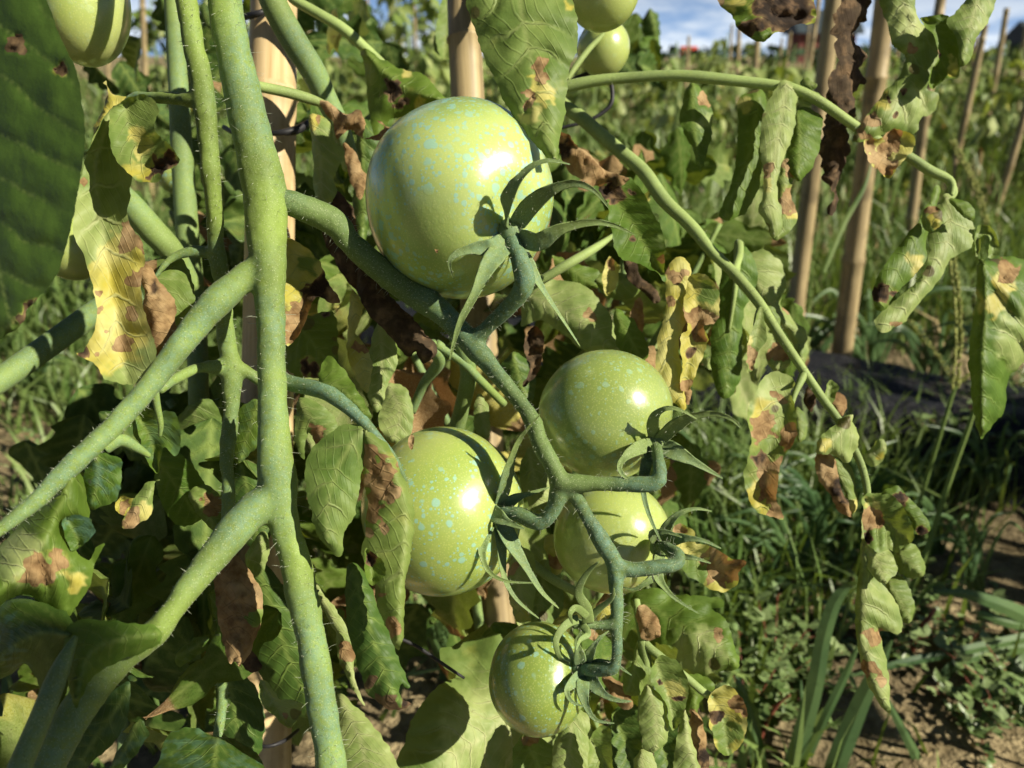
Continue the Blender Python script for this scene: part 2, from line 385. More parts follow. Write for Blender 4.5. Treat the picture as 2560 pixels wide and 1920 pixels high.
# ------------------------------------------------------------ procedural leaflets (used for plants behind and in the field)
BASE = {'g': (0, 0, 0, 0), 'G': (0, 0, 0, 0.75), 'm': (0.12, 0, 0.30, 0), 'p': (0.05, 0, 0.80, 0), 'y': (0.75, 0, 0.45, 0), 'b': (0.5, 0.9, 0.3, 0), 'k': (0, 1, 0, 0.9)}  # G: darker green, also used to colour shade into leaves further back
class LeafCols(list):
    vn = None
def leaf_grid(L, W, seed, bend, fold, nu, nv, kind, twist=0.0, tipdry=0.0):
    r = random.Random(seed); ph = r.random() * 6; V = []; ca = []; cb = LeafCols()
    cb.vn = []; y = z = 0.0; base = BASE[kind]; yo, do, po, ko = base
    nlobe = r.choice((3, 4, 5)); side = 2 * nv + 1
    for i in range(nu + 1):
        tt = i / nu; ang = bend * tt
        if i: y += math.cos(ang) * L / nu; z -= math.sin(ang) * L / nu
        hw = W * (math.sin(math.pi * min(1, tt ** 0.7 * 0.985 + 0.015)) ** 0.8) * (1 + 0.20 * math.sin(nlobe * 2 * math.pi * tt + ph) + 0.16 * ((nlobe * 2.0 * tt + ph) % 1.0 - 0.5))
        tw = twist * tt
        for j in range(-nv, nv + 1):
            v = j / nv; x = hw * v; q = abs(v)
            hb = (tt * 7.0 - q * 0.9 + ph) % 1.0; hv = min(hb, 1 - hb)
            off = fold * hw * q ** 1.4 + 0.30 * W * q * nz(tt * 4 + ph, v * 2, seed * 1.3) + (0.13 if nu > 10 else 0.1) * W * math.sin(math.pi * hb) * q * (1.2 - q)
            cx_, cz_ = x * math.cos(tw) - off * math.sin(tw), x * math.sin(tw) + off * math.cos(tw)
            V.append(Vector((cx_ , y + cz_ * math.sin(ang) * 1.0, z + cz_ * math.cos(ang))))
            n_ = nz(tt * 3 + ph, v * 1.5, seed * 2.1)
            dr = do + (1.6 * max(0, tt - (1 - tipdry)) / max(tipdry, .01) if tipdry else 0) + (max(0, n_ - 0.35) * 1.5)
            ye = yo + (1.2 * max(0, tt - (1 - tipdry * 1.8)) if tipdry else 0) + max(0, n_) * 0.5
            cb.vn.append((tt * 7.0 - q * 0.9 + ph, v, q)); ca.append((ye, min(1, dr), po)); cb.append((ko, 1.0 if j == 0 else (math.exp(-(hv / .12) ** 2) * (1 - .7 * q) if nu > 10 else 0), 0))
    Fc = [(i * side + j, i * side + j + 1, (i + 1) * side + j + 1, (i + 1) * side + j) for i in range(nu) for j in range(side - 1)]
    return V, Fc, ca, cb

def frame(direction, normal):
    y = direction.normalized(); z = (normal - y * normal.dot(y)); z = z.normalized() if z.length > 1e-4 else y.orthogonal().normalized(); x = y.cross(z)
    return Matrix((x, y, z)).transposed()

def field_plant_mesh(seed, H, spread):
    r = random.Random(seed); V = []; Fc = []; CA = []; CB = []; SV = []; SF = []
    top = Vector((r.uniform(-.05, .05), r.uniform(-.05, .05), H))
    tube_world([Vector((0, 0, -0.02)), top * 0.5 + Vector((r.uniform(-.02, .02), 0, 0)), top], [0.007, 0.006, 0.003], 6, V=SV, Fc=SF)
    z = 0.10
    while z < H:
        for rep in range(r.choice((1, 2, 2))):
            az = r.uniform(0, 2 * math.pi); o = Vector((math.cos(az), math.sin(az), r.uniform(0.2, 0.5))).normalized()
            ll = spread * r.uniform(0.6, 1.0); base = top * (z / H)
            pts = [base + o * (ll * k / 4) + Vector((0, 0, -0.55 * ll * (k / 4) ** 2)) for k in range(5)]
            tube_world(pts, [0.002, 0.002, 0.0016, 0.0012, 0.0008], 4, V=SV, Fc=SF)
            for k in (1, 2, 3, 4):
                for s in ((-1, 1) if k < 4 else (0,)):
                    d = (pts[k] - pts[k - 1]).normalized(); side = d.cross(Vector((0, 0, 1)))
                    dd = (d * (0.6 if s else 1) + side * s * 0.9 + Vector((0, 0, r.uniform(-1.1, -0.2)))).normalized()
                    R = frame(dd, Vector((r.uniform(-.6, .6), r.uniform(-.6, .6), 1)))
                    kind = r.choice('GGggmmpyb') if z < H * 0.5 else r.choice('Gggmmp')
                    v, f, a, b = leaf_grid(r.uniform(0.05, 0.085), r.uniform(0.014, 0.024), r.randrange(9999), r.uniform(0.1, 1.2), r.uniform(-.6, .6), 4, 1, kind)
                    o_ = len(V); V += [R @ q + pts[k] for q in v]; Fc += [tuple(o_ + i for i in q) for q in f]; CA += a; CB += b
        z += r.uniform(0.045, 0.075)
    return (make_mesh('foliage', V, Fc, M['farleaf'], True, {'ca': CA, 'cb': CB}), make_mesh('stem', SV, SF, M['stem2']))
FP = [field_plant_mesh(100 + i, H, s) for i, (H, s) in enumerate(((0.42, 0.22), (0.48, 0.24), (0.54, 0.24), (0.46, 0.27), (0.85, 0.24), (0.98, 0.26), (0.75, 0.24)))]

def stake_mesh(L, dia, seed, mat, seg=10):
    r = random.Random(seed); V = []; Fc = []; C = []; R = []
    z = -0.05; nodes = []
    while z < L:
        nodes.append(z); z += r.uniform(0.16, 0.24) * (1 if dia > .015 else .7)
    nodes.append(L)
    bx, by = r.uniform(-.012, .012) * L, r.uniform(-.012, .012) * L
    for a, b in zip(nodes[:-1], nodes[1:]):
        for u, k in ((0, 1.0), (0.02, 1.10), (0.045, 1.09), (0.065, 0.98), (0.5, 0.96), (0.93, 0.98)):
            zz = a + (b - a) * u; s = zz / L
            C.append(Vector((bx * math.sin(s * 3.1), by * math.sin(s * 2.3), zz))); R.append(dia / 2 * k * (1 - 0.15 * max(s, 0)))
    C.append(Vector((C[-1].x, C[-1].y, L))); R.append(R[-1])
    tube_world(C, R, seg, V=V, Fc=Fc)
    return make_mesh('bamboo_stake', V, Fc, mat)
def stake_between(base, top, dia, label, mat, seed, group=None, seg=12):
    L = (top - base).length
    o = obj('bamboo_stake', stake_mesh(L, dia, seed, mat, seg)); o.location = base
    o.rotation_euler = (top - base).to_track_quat('Z', 'Y').to_euler()
    return tag(o, label, 'stake', group)
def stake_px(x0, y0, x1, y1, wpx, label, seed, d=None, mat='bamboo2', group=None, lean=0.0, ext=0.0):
    """bottom pixel on the ground (or at depth d) and top pixel; the top's depth keeps the pole close to upright"""
    b = G(x0, y0) if d is None else P(x0, y0, d)
    r = (FWD + RIGHT * ((x1 - CX) / F) + UP * ((CY - y1) / F))
    k = (b.y + lean) / r.y; tp = CAM + r * k
    dd = (b - CAM).dot(FWD)
    v = tp - b; tp = b + v * (1 + ext)
    if d is not None: b = b - v * (b.z / max(v.z, .01))
    return stake_between(b, tp, wpx * dd / F, label, M[mat], seed, group)

GRP = 'bamboo stakes standing in the field'
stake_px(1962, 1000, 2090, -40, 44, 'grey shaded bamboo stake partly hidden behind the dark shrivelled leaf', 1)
stake_px(2092, 985, 2212, -40, 52, 'thick sunlit bamboo stake rising from the black mulch film', 2)
stake_px(2268, 640, 2362, -30, 27, 'thin bamboo stake behind the broad lobed leaf at upper right', 3, 1.7)
stake_px(2372, 460, 2462, 60, 19, 'slim pale stake right of the broad lobed leaf', 4, 2.3)
stake_px(2442, 420, 2514, 20, 15, 'far thin stake rising above the dark roof', 5, 3.2)
stake_px(2470, 590, 2585, 180, 20, 'leaning tan stake close to the right edge', 6, 2.2)
stake_px(2004, 260, 2046, -20, 13, 'slender stake left of the dark shrivelled leaf', 7, 4.0)
stake_px(1886, 260, 1897, 70, 16, 'whitish stake beside the yellow leaf tips of the far row', 8, 4.0)
stake_px(1842, 240, 1850, 25, 12, 'thin tan stake against the grey cloud', 9, 5.0)
far_st = []
for i, (x, y0, y1, d, w_) in enumerate(((1715, 230, 90, 6, 8), (1940, 230, 95, 7, 7), (1955, 230, 80, 7.5, 7), (1820, 230, 60, 6.5, 7), (2110, 240, 70, 7, 7), (2310, 300, 60, 5, 10), (2545, 260, 60, 4.6, 12),
                                         (2420, 260, 90, 6.5, 8), (1625, 240, 120, 8, 6), (2230, 260, 40, 6, 9), (930, 200, -20, 5, 9), (1040, 190, -20, 5.5, 9), (780, 260, -20, 4, 13), (372, 320, -20, 2.6, 16), (275, 340, -20, 3.2, 12), (1005, 180, 30, 7, 7), (2000, 240, 60, 8, 7), (2530, 250, 90, 6, 8))):
    far_st.append(stake_px(x, y0, x + (x - CX) * 0.02 + RNG.uniform(-8, 8), y1, w_, 'thin bamboo stake far out in the tomato rows', 20 + i, d, group=GRP)); far_st[-1]['px'] = float(x)
ORD = ['first', 'second', 'third', 'fourth', 'fifth', 'sixth', 'seventh', 'eighth', 'ninth', 'tenth', 'eleventh', 'twelfth', 'thirteenth', 'fourteenth', 'fifteenth', 'sixteenth', 'seventeenth', 'eighteenth', 'nineteenth', 'twentieth']
for i, o in enumerate(sorted(far_st, key=lambda q: q['px'])): o['label'] = 'thin far bamboo stake in the tomato rows, %s of these from the left' % ORD[i]; del o['px']

# rows of tomato plants out in the field
def field_plant(p, k, rot, s, label, group):
    o = thing('tomato_plant', label, 'tomato plant', p, group); o.rotation_euler = (0, 0, rot); o.scale = (s, s, s * RNG.uniform(.92, 1.08))
    for nme, me in zip(('foliage', 'stem'), FP[k]):
        c = bpy.data.objects.new(nme, me); COL.objects.link(c); c.parent = o
        if nme == 'foliage': c['kind'] = 'stuff'
    return o
row0 = (a0 + b0) * 0.5
for k in range(1, 9):
    yo = row0 + rown * (0.75 + 0.95 * k)
    cnt = {True: 0, False: 0}; half = 1.1 + 0.85 * (yo.y); n_ = int(2 * half / (0.25 + 0.05 * k))
    for i in range(n_ + 1):
        u = -half + 2 * half * i / n_ + RNG.uniform(-.08, .08)
        p = yo + rowdir * (u - row0.dot(rowdir)) + rown * RNG.uniform(-.08, .08); p.z = 0
        px_ = CX + p.x / p.y * F * 0.95
        if px_ < -250 or px_ > 2800: continue
        tall = px_ < 760 or 1010 < px_ < 1180
        if px_ < -60 or px_ > 2640: continue
        cnt[tall] += 1; nth = ORD[min(cnt[tall], 20) - 1]
        field_plant(p, RNG.choice((4, 5, 6)) if tall and RNG.random() < .75 else RNG.choice((0, 1, 2, 3)), RNG.uniform(0, 6.28), RNG.uniform(0.85, 1.1),
                    'leafy plant in the %s field row behind the near stems, %s from left' % (ORD[k - 1], nth) if tall else 'low leafy tomato plant in the %s field row behind the mulch, %s from left' % (ORD[k - 1], nth),
                    'tall tomato plants behind at left' if tall else 'low tomato plants in the field rows')
# hedge of far trees along the horizon, one mass
V = []; Fc = []
for i in range(2600):
    a = RNG.uniform(-0.75, 0.75); R_ = RNG.uniform(45, 58); x, y = math.sin(a) * R_, math.cos(a) * R_
    hmax = (1.1 + 0.6 * nz(a * 9, 0.3) + 0.4 * nz(a * 30, 4)) * (1.9 if a < -0.02 else 0.75); z = RNG.uniform(0, 1) ** 0.7 * max(.4, hmax); s = RNG.uniform(.14, .34)
    b = len(V); A = Vector((RNG.uniform(-1, 1), RNG.uniform(-1, 1), RNG.uniform(-1, 1))) * s; B = Vector((RNG.uniform(-1, 1), RNG.uniform(-1, 1), RNG.uniform(-1, 1))) * s
    q = Vector((x, y, z)); V += [q - A, q + B, q + A, q - B]; Fc.append((b, b + 1, b + 2, b + 3))
tag(mob('tree_line', V, Fc, plain('far_foliage', (0.035, 0.065, 0.03), 0.9, 0.4, 1.0), smooth=False), 'distant dark green line of trees along the horizon', 'trees', kind='stuff')

# ------------------------------------------------------------ grass and weeds on the ground
def grass_stuff(name, label, regions, mat, seed, zoff=0.0):
    g = np.random.default_rng(seed); Vs = []; Fs = []; off = 0
    for (x0, x1, y0, y1, n, h0, h1, wd) in regions:
        x = g.uniform(x0, x1, n); y = g.uniform(y0, y1, n)
        cl = np.array([nz(a * 3.1, b * 3.1, seed) + 0.5 * nz(a * 9, b * 9, seed) for a, b in zip(x, y)]); keep = cl > g.uniform(-.45, .35, n); x, y = x[keep], y[keep]; n = len(x)
        h = g.uniform(h0, h1, n); az = g.uniform(0, 2 * np.pi, n); lean = g.uniform(.1, 1.0, n) * h; wv = wd * g.uniform(.6, 1.3, n); ta = g.uniform(0, 2 * np.pi, n)
        dx, dy = np.cos(az), np.sin(az); tx, ty = np.cos(ta) * wv, np.sin(ta) * wv
        z = np.array([ground_h(a, b) for a, b in zip(x, y)]) + zoff
        pts = np.stack([np.stack([x - tx, y - ty, z], 1), np.stack([x + tx, y + ty, z], 1),
                        np.stack([x + dx * lean * .35 - tx * .8, y + dy * lean * .35 - ty * .8, z + h * .65], 1), np.stack([x + dx * lean * .35 + tx * .8, y + dy * lean * .35 + ty * .8, z + h * .65], 1),
                        np.stack([x + dx * lean, y + dy * lean, z + h * .95], 1)], 1).reshape(-1, 3)
        Vs.append(pts); b = off + np.arange(n) * 5
        Fs += [(i, i + 1, i + 3, i + 2) for i in b.tolist()] + [(i + 2, i + 3, i + 4) for i in b.tolist()]
        off += 5 * n
    return tag(mob(name, np.concatenate(Vs), Fs, mat), label, 'grass', kind='stuff')
grass_stuff('grass', 'short green grass growing on the soil between the beds',
            [(-1.0, 0.2, 0.35, 1.6, 13000, .03, .09, .0022), (0.1, 1.3, 0.25, 0.95, 1500, .015, .05, .002), (-1.6, 2.2, 1.22, 2.1, 17000, .05, .19, .0028), (0.15, 1.0, 0.5, 0.95, 6500, .03, .11, .0018), (-3, 4.5, 2.1, 5, 13000, .10, .30, .005), (-7, 9, 5, 12, 7000, .15, .38, .010)], M['lawn'], 3)
grass_stuff('straw_litter', 'dry tan straw and dead blades lying on the soil',
            [(-1.0, 1.4, 0.25, 1.0, 1300, .004, .012, .0025), (-1.6, 2.2, 1.2, 3, 1500, .02, .10, .003)], M['straw'], 5, 0.003)

def weed_mesh(seed):
    r = random.Random(seed); LV = []; LF = []; SV = []; SF = []
    for s in range(r.randint(5, 8)):
        az = r.uniform(0, 6.28); L = r.uniform(.03, .075); el = r.uniform(.2, 1.1)
        pts = [Vector((math.cos(az) * L * k / 4 * math.cos(el), math.sin(az) * L * k / 4 * math.cos(el), .003 + L * math.sin(el) * k / 4)) for k in range(5)]
        tube_world(pts, [.0007, .0007, .0006, .0005, .0004], 5, V=SV, Fc=SF)
        for k in range(1, 5):
            for rep in range(3):
                a2 = r.uniform(0, 6.28); d = Vector((math.cos(a2), math.sin(a2), r.uniform(.1, .9))); R = frame(d, Vector((0, 0, 1)))
                v, f, a, b = leaf_grid(r.uniform(.009, .017), r.uniform(.0032, .005), r.randrange(999), r.uniform(-.3, .5), r.uniform(-.3, .3), 4, 1, 'g')
                o_ = len(LV); LV += [R @ q + pts[k] for q in v]; LF += [tuple(o_ + i for i in q) for q in f]
    return make_mesh('leaves', LV, LF, M['weed']), make_mesh('stems', SV, SF, M['redstem'])
WM = [weed_mesh(300 + i) for i in range(5)]
def weed(p, k, s):
    o = thing('weed', 'low broadleaf weed with small oval leaves on the soil', 'weed', p, 'small broadleaf weeds on the soil'); o.scale = (s, s, s); o.rotation_euler = (0, 0, RNG.uniform(0, 6.28))
    for nme, me in zip(('leaves', 'stems'), WM[k]):
        c = bpy.data.objects.new(nme, me); COL.objects.link(c); c.parent = o; c['kind'] = 'stuff'
wr = random.Random(8)
for (x0, x1, y0, y1, n_) in ((1850, 2560, 1330, 1700, 16), (1850, 2000, 1600, 1850, 5), (2380, 2560, 1650, 1900, 7), (2150, 2560, 1080, 1330, 6), (1000, 1250, 1480, 1720, 6), (0, 300, 700, 1300, 14), (1880, 2000, 1600, 1800, 8)):
    for i in range(n_):
        p = G(wr.uniform(x0, x1), wr.uniform(y0, y1)); p.z = ground_h(p.x, p.y) + 0.002
        if (p - b0).dot(rown) > 0 and (p - a0).dot(rown) < 0: p.z += 0.05
        weed(p, wr.randrange(5), wr.uniform(0.45, 0.9))

# ------------------------------------------------------------ leaves built one by one (pixel outline + own depth, fold, veins, curl)
def seg_dist(pts, poly, closed):
    """distance to a polyline, arc position and side of the nearest segment"""
    a = poly if closed else poly[:-1]; b = np.roll(poly, -1, 0) if closed else poly[1:]
    ab = b - a; L2 = (ab ** 2).sum(1) + 1e-9; ln = np.sqrt(L2); cum = np.concatenate([[0], np.cumsum(ln)[:-1]])
    ap = pts[:, None, :] - a[None]; u = np.clip((ap * ab[None]).sum(2) / L2, 0, 1)
    dv = ap - u[..., None] * ab[None]; d = np.sqrt((dv ** 2).sum(2)); k = d.argmin(1); i = np.arange(len(pts))
    cr = ab[k, 0] * ap[i, k, 1] - ab[k, 1] * ap[i, k, 0]
    return d[i, k], cum[k] + u[i, k] * ln[k], np.sign(cr), ln.sum()
def inside(pts, poly):
    x, y = pts[:, 0], pts[:, 1]; r = np.zeros(len(pts), bool); n = len(poly)
    for i in range(n):
        (x1, y1), (x2, y2) = poly[i], poly[i - 1]
        c = ((y1 > y) != (y2 > y)) & (x < (x2 - x1) * (y - y1) / (y2 - y1 + 1e-12) + x1); r ^= c
    return r
SEED = [0]
def leaf(parent, o, d, k='g', m=None, p=(), fold=None, name='leaf', g=None, serr=2.0, label=None, vs_=1.0, wave=None, blue=0.0, puff=1.0, asym=0.0, pn=0.5, tilt=0.0):
    """o: outline px starting at the leaf base; d: depth (base, tip) in m; p: patches (x, y, r, type)"""
    SEED[0] += 1; sd = SEED[0]; r = random.Random(sd)
    if not isinstance(d, tuple): d = (d, d * r.uniform(0.97, 1.04))
    o = np.array(o, float); g = g or max(6.5, min(11, math.sqrt(np.ptp(o[:, 0]) * np.ptp(o[:, 1])) / 22))
    out = spline(o, step=g * 0.8, closed=True)
    nrm = np.roll(out, -1, 0) - np.roll(out, 1, 0); nrm = np.stack([nrm[:, 1], -nrm[:, 0]], 1) / (np.linalg.norm(nrm, axis=1)[:, None] + 1e-6)
    out = out + nrm * np.array([serr * (nz(q[0] / 30, q[1] / 30, sd + 3) * 2.2 + nz(q[0] / 15, q[1] / 15, sd) * 1.8 + nz(q[0] / 7, q[1] / 7, sd + 9)) for q in out])[:, None]
    if m is None:
        far = o[np.linalg.norm(o - o[0], axis=1).argmax()]; m = [tuple(o[0]), tuple(0.25 * o[0] + 0.5 * o.mean(0) + 0.25 * far), tuple(far)]
    mid = spline(m, step=10)
    gx = np.arange(out[:, 0].min(), out[:, 0].max(), g); gy = np.arange(out[:, 1].min(), out[:, 1].max(), g * 0.87)
    gp = np.array([(x + (g / 2 if j % 2 else 0) + r.uniform(-.18, .18) * g, y + r.uniform(-.18, .18) * g) for j, y in enumerate(gy) for x in gx])
    gp = gp[inside(gp, out)]
    if len(gp): gp = gp[seg_dist(gp, out, True)[0] > g * 0.55]
    al = np.concatenate([out, gp]) if len(gp) else out
    res = delaunay_2d_cdt([Vector(q) for q in al], [], [list(range(len(out)))], 1, 1e-4)
    pts = np.array([(q.x, q.y) for q in res[0]]); tris = [tuple(f) for f in res[2]]
    v, s, side, L = seg_dist(pts, mid, False); e = seg_dist(pts, out, True)[0]
    w_ = v / (v + e + 1e-6); tt = s / L
    hw = max(8.0, np.percentile(v, 92))
    if fold is None: fold = r.choice((-1, 1, 1)) * r.uniform(0.25, 0.6)
    if wave is None: wave = r.uniform(0.14, 0.26)
    fl = np.where(side > 0, fold * (1 + asym), fold * (1 - asym))
    sp = max(26.0, L / 7.5 * vs_)
    ph = (s - v * 0.75) / sp + pn * np.array([nz(a / 90, b / 90, sd + 5) for a, b in pts]); f_ = ph - np.floor(ph); vd = np.minimum(f_, 1 - f_) * sp
    vein = np.maximum(np.exp(-(vd / 3.5) ** 2) * (1 - 0.75 * w_) * 0.75, np.exp(-(v / (3 + 3 * (1 - tt))) ** 2))
    pf = np.sin(np.pi * f_) * np.clip(3.2 * w_ * (1.15 - w_), 0, 1) * sp * 0.11 * puff
    nzv = np.array([nz(a * 5, b * 2.2, sd * 1.7) for a, b in zip(tt, side * 1.3)]); nzb = np.array([nz(a / 55, b / 55, sd) for a, b in pts]); nzs = np.array([nz(a / 20, b / 20, sd * 3.1) for a, b in pts])
    dead = 1.0 if k in 'bk' else 0.35
    hn = min(hw, 55.0)                                                       # big leaves do not crumple more than small ones
    rel = fl * hw * w_ ** 1.5 - pf + wave * hn * 1.6 * nzv * w_ ** 2 + hn * 0.09 * nzb * (1 + dead) + hn * (0.11 if k in 'bk' else 0.025) * nzs
    yo, do, po, ko = map(float, BASE[k]); n = len(pts)
    yel = np.full(n, yo) + (0.30 * np.clip(nzb, 0, 1) if k in 'ym' else 0); dry = np.full(n, do) + (0.25 * nzb if k == 'b' else 0); pal = np.full(n, po); drk = np.full(n, ko); blu = np.full(n, blue)
    wx = np.array([nz(a / 34, b / 34, sd + 40) + 0.6 * nz(a / 13, b / 13, sd + 41) for a, b in pts]); wy = np.array([nz(a / 34, b / 34, sd + 50) + 0.6 * nz(a / 13, b / 13, sd + 51) for a, b in pts])
    for (x, y, rr, ty) in p:
        am = 0.85 * min(rr, 40); st = r.uniform(0.7, 1.0); an = r.uniform(0, 3.14); ca_, sa_ = math.cos(an), math.sin(an)
        ux = pts[:, 0] - x + am * wx; uy = pts[:, 1] - y + am * wy
        q = np.hypot((ux * ca_ + uy * sa_) * st, (-ux * sa_ + uy * ca_) / st) / rr
        a = sphere_smooth((1.2 - q) / 0.45)
        if ty == 'y': yel = np.maximum(yel, a * r.uniform(.7, 1))
        elif ty in 'bk':
            dry = np.maximum(dry, a); yel = np.maximum(yel, sphere_smooth((1.55 - q) / 0.7) * r.uniform(0.2, 0.6))
            if ty == 'k': drk = np.maximum(drk, a)
        elif ty == 'p': pal = np.maximum(pal, a)
        elif ty == 'g': yel *= 1 - a; dry *= 1 - a; pal *= 1 - a * 0.6
        elif ty == 'e': blu = np.maximum(blu, a)
    crm = np.array([abs(nz(a / 16, b / 16, sd + 70)) + 0.5 * abs(nz(a / 7, b / 7, sd + 71)) for a, b in pts])
    rel = rel + np.clip(dry, 0, 1) * (9 * crm + 0.10 * hw * nzs)                # dead tissue crumples
    dd = d[0] + (d[1] - d[0]) * tt + tilt * (pts[:, 0] - pts[:, 0].max()) * d[0] / F; dep = dd + rel * dd / F
    V = [P(x, y, z) for (x, y), z in zip(pts, dep)]
    ob = mob(name, V, tris, M['leaf'], parent, True, {'ca': np.stack([yel, dry, pal], 1), 'cb': np.stack([drk, vein * (1 - np.clip(dry, 0, 1)), blu], 1), 'vn': np.stack([ph, side * v / hw, w_ if pn != .22 else np.ones(n)], 1)})
    if label: ob['label'] = label
    return ob

LUMPS = bpy.data.textures.new('stem_lumps', 'CLOUDS'); LUMPS.noise_scale = 0.012
GRAIN = bpy.data.textures.new('stem_grain', 'CLOUDS'); GRAIN.noise_scale = 0.0035
def stem_part(name, tubes, mat, parent, voxel=0.0009, smooth=6, seg=14, label=None):
    """several crossing tubes fused into one skin"""
    V, Fc = [], []
    for tb in tubes: tube_px(tb, seg, 6, V, Fc)
    o = mob(name, V, Fc, mat, parent)
    if voxel:
        md = o.modifiers.new('fuse', 'REMESH'); md.mode = 'VOXEL'; md.voxel_size = voxel; md.use_smooth_shade = True
        sm = o.modifiers.new('soften', 'SMOOTH'); sm.iterations = smooth; sm.factor = 0.5
        dp = o.modifiers.new('unevenness', 'DISPLACE'); dp.texture = LUMPS; dp.strength = 0.0013; dp.mid_level = 0.5; dp.texture_coords = 'LOCAL'
        dp = o.modifiers.new('grain', 'DISPLACE'); dp.texture = GRAIN; dp.strength = 0.0005; dp.mid_level = 0.5; dp.texture_coords = 'LOCAL'
    if label: o['label'] = label
    return o
def hairs(parent, tubes, density, lmin, lmax, seed, rad=0.00007):
    """fine hairs standing off a stem"""
    r = random.Random(seed); V = []; Fc = []
    for tb in tubes:
        C, R = px_path(tb, 6)
        for i in range(len(C) - 1):
            L = (C[i + 1] - C[i]).length
            if L < 1e-7: continue
            ax = (C[i + 1] - C[i]).normalized(); b = ax.orthogonal().normalized(); a = ax.cross(b)
            n = L * density; n = int(n) + (r.random() < n - int(n))
            for _ in range(n):
                th = r.uniform(0, 6.283); u = r.random(); rd = a * math.cos(th) + b * math.sin(th); rr = R[i] + (R[i + 1] - R[i]) * u
                q = C[i].lerp(C[i + 1], u) + rd * rr * 0.93; h = r.uniform(lmin, lmax) * (0.4 + 0.6 * r.random())
                d1 = (rd + ax * r.uniform(-.5, .5) + Vector((r.uniform(-.2, .2), r.uniform(-.2, .2), -0.15))).normalized(); d2 = (d1 + ax * r.uniform(-.5, .5) + Vector((0, 0, r.uniform(-.3, .15)))).normalized()
                pm = q + d1 * h * 0.55; pt = pm + d2 * h * 0.45; s1 = d1.orthogonal().normalized() * rad; s2 = d1.cross(s1)
                k = len(V); V += [q + s1 * 1.4, q - s1 * .7 + s2 * 1.2, q - s1 * .7 - s2 * 1.2, pm + s1, pm - s1 * .5 + s2 * .85, pm - s1 * .5 - s2 * .85, pt]
                Fc += [(k, k + 1, k + 4, k + 3), (k + 1, k + 2, k + 5, k + 4), (k + 2, k, k + 3, k + 5), (k + 3, k + 4, k + 6), (k + 4, k + 5, k + 6), (k + 5, k + 3, k + 6)]
    o = mob('stem_hairs', V, Fc, M['hair'], parent); o['kind'] = 'stuff'; return o

# ------------------------------------------------------------ the tomato plant in front
plant = thing('tomato_plant', 'tomato plant in front with thick hairy green stem bearing the green fruit', 'tomato plant', Vector((-0.06, 0.3, 0)))
MAIN = [(470, -430, .236, 66), (520, -200, .230, 74), (548, -60, .226, 80), (561, 0, .225, 82), (582, 120, .225, 88), (606, 231, .225, 94), (632, 340, .225, 100), (652, 425, .225, 108), (665, 510, .225, 112), (666, 600, .224, 98), (672, 690, .223, 82), (677, 800, .222, 74), (680, 950, .221, 74), (686, 1090, .220, 82), (694, 1210, .219, 96), (710, 1300, .218, 80), (744, 1430, .217, 78), (777, 1600, .216, 75), (799, 1720, .215, 75), (828, 1920, .213, 77), (838, 1990, .212, 78)]
BR_A = [(664, 660, .224, 70), (602, 700, .222, 74), (521, 776, .218, 76), (444, 872, .214, 64), (386, 950, .211, 56), (309, 1040, .207, 58), (231, 1117, .203, 58), (154, 1190, .199, 54), (90, 1252, .196, 46), (20, 1310, .193, 38), (-60, 1370, .19, 34)]
BR_B = [(700, 1225, .219, 70), (655, 1258, .217, 88), (608, 1300, .214, 86), (543, 1380, .208, 82), (469, 1475, .200, 66), (425, 1535, .197, 56), (380, 1590, .196, 70), (304, 1640, .195, 84), (217, 1745, .193, 86), (152, 1851, .19, 86), (100, 1960, .188, 86)]
stem = stem_part('main_stem', [MAIN, BR_A, BR_B], M['stem'], plant, label='thick pale green main stem dusted with blue-green residue')
hairs(stem, [MAIN], 1500, .0012, .0050, 1, .00004); hairs(stem, [BR_A, BR_B], 900, .0010, .0026, 2, .00004)
hairs(stem, [MAIN, BR_A, BR_B], 6000, .0003, .0008, 11, .00004)
TRUSS = [(690, 500, .226, 70), (744, 513, .228, 78), (814, 545, .232, 80), (852, 573, .234, 76), (871, 600, .236, 72), (949, 673, .239, 72), (1026, 727, .240, 74), (1060, 748, .240, 78), (1103, 781, .239, 68), (1161, 839, .237, 68), (1192, 876, .235, 64), (1238, 930, .233, 54), (1296, 1000, .231, 50), (1334, 1058, .229, 48), (1352, 1110, .227, 50), (1384, 1171, .226, 56), (1403, 1209, .226, 62)]
PED1 = [(1185, 850, .236, 56), (1219, 816, .233, 46), (1277, 762, .227, 46), (1308, 722, .223, 54), (1312, 690, .222, 58), (1300, 650, .222, 52), (1283, 610, .224, 46), (1276, 575, .228, 44)]
PED3 = [(1400, 1205, .226, 56), (1473, 1209, .226, 44), (1569, 1211, .225, 42), (1628, 1211, .224, 46), (1650, 1196, .224, 44), (1648, 1160, .226, 36), (1639, 1112, .231, 36)]
PED2 = [(1398, 1215, .227, 56), (1388, 1262, .228, 46), (1364, 1298, .229, 46), (1336, 1304, .230, 46), (1295, 1284, .232, 42), (1246, 1284, .236, 36), (1225, 1284, .239, 34)]
PEDL = [(1402, 1212, .227, 60), (1432, 1232, .228, 44), (1475, 1305, .230, 44), (1512, 1366, .231, 46), (1536, 1408, .231, 48), (1541, 1482, .230, 40), (1543, 1560, .229, 38), (1541, 1634, .228, 34), (1534, 1667, .228, 38), (1500, 1674, .230, 38), (1458, 1672, .234, 36)]
PED4 = [(1532, 1415, .231, 50), (1584, 1424, .231, 44), (1649, 1417, .231, 44), (1688, 1410, .232, 46), (1692, 1388, .234, 44), (1665, 1368, .239, 40), (1648, 1364, .243, 36)]
PEDF = [(1541, 1558, .229, 34), (1500, 1563, .229, 28), (1460, 1560, .228, 30), (1428, 1558, .228, 34)]
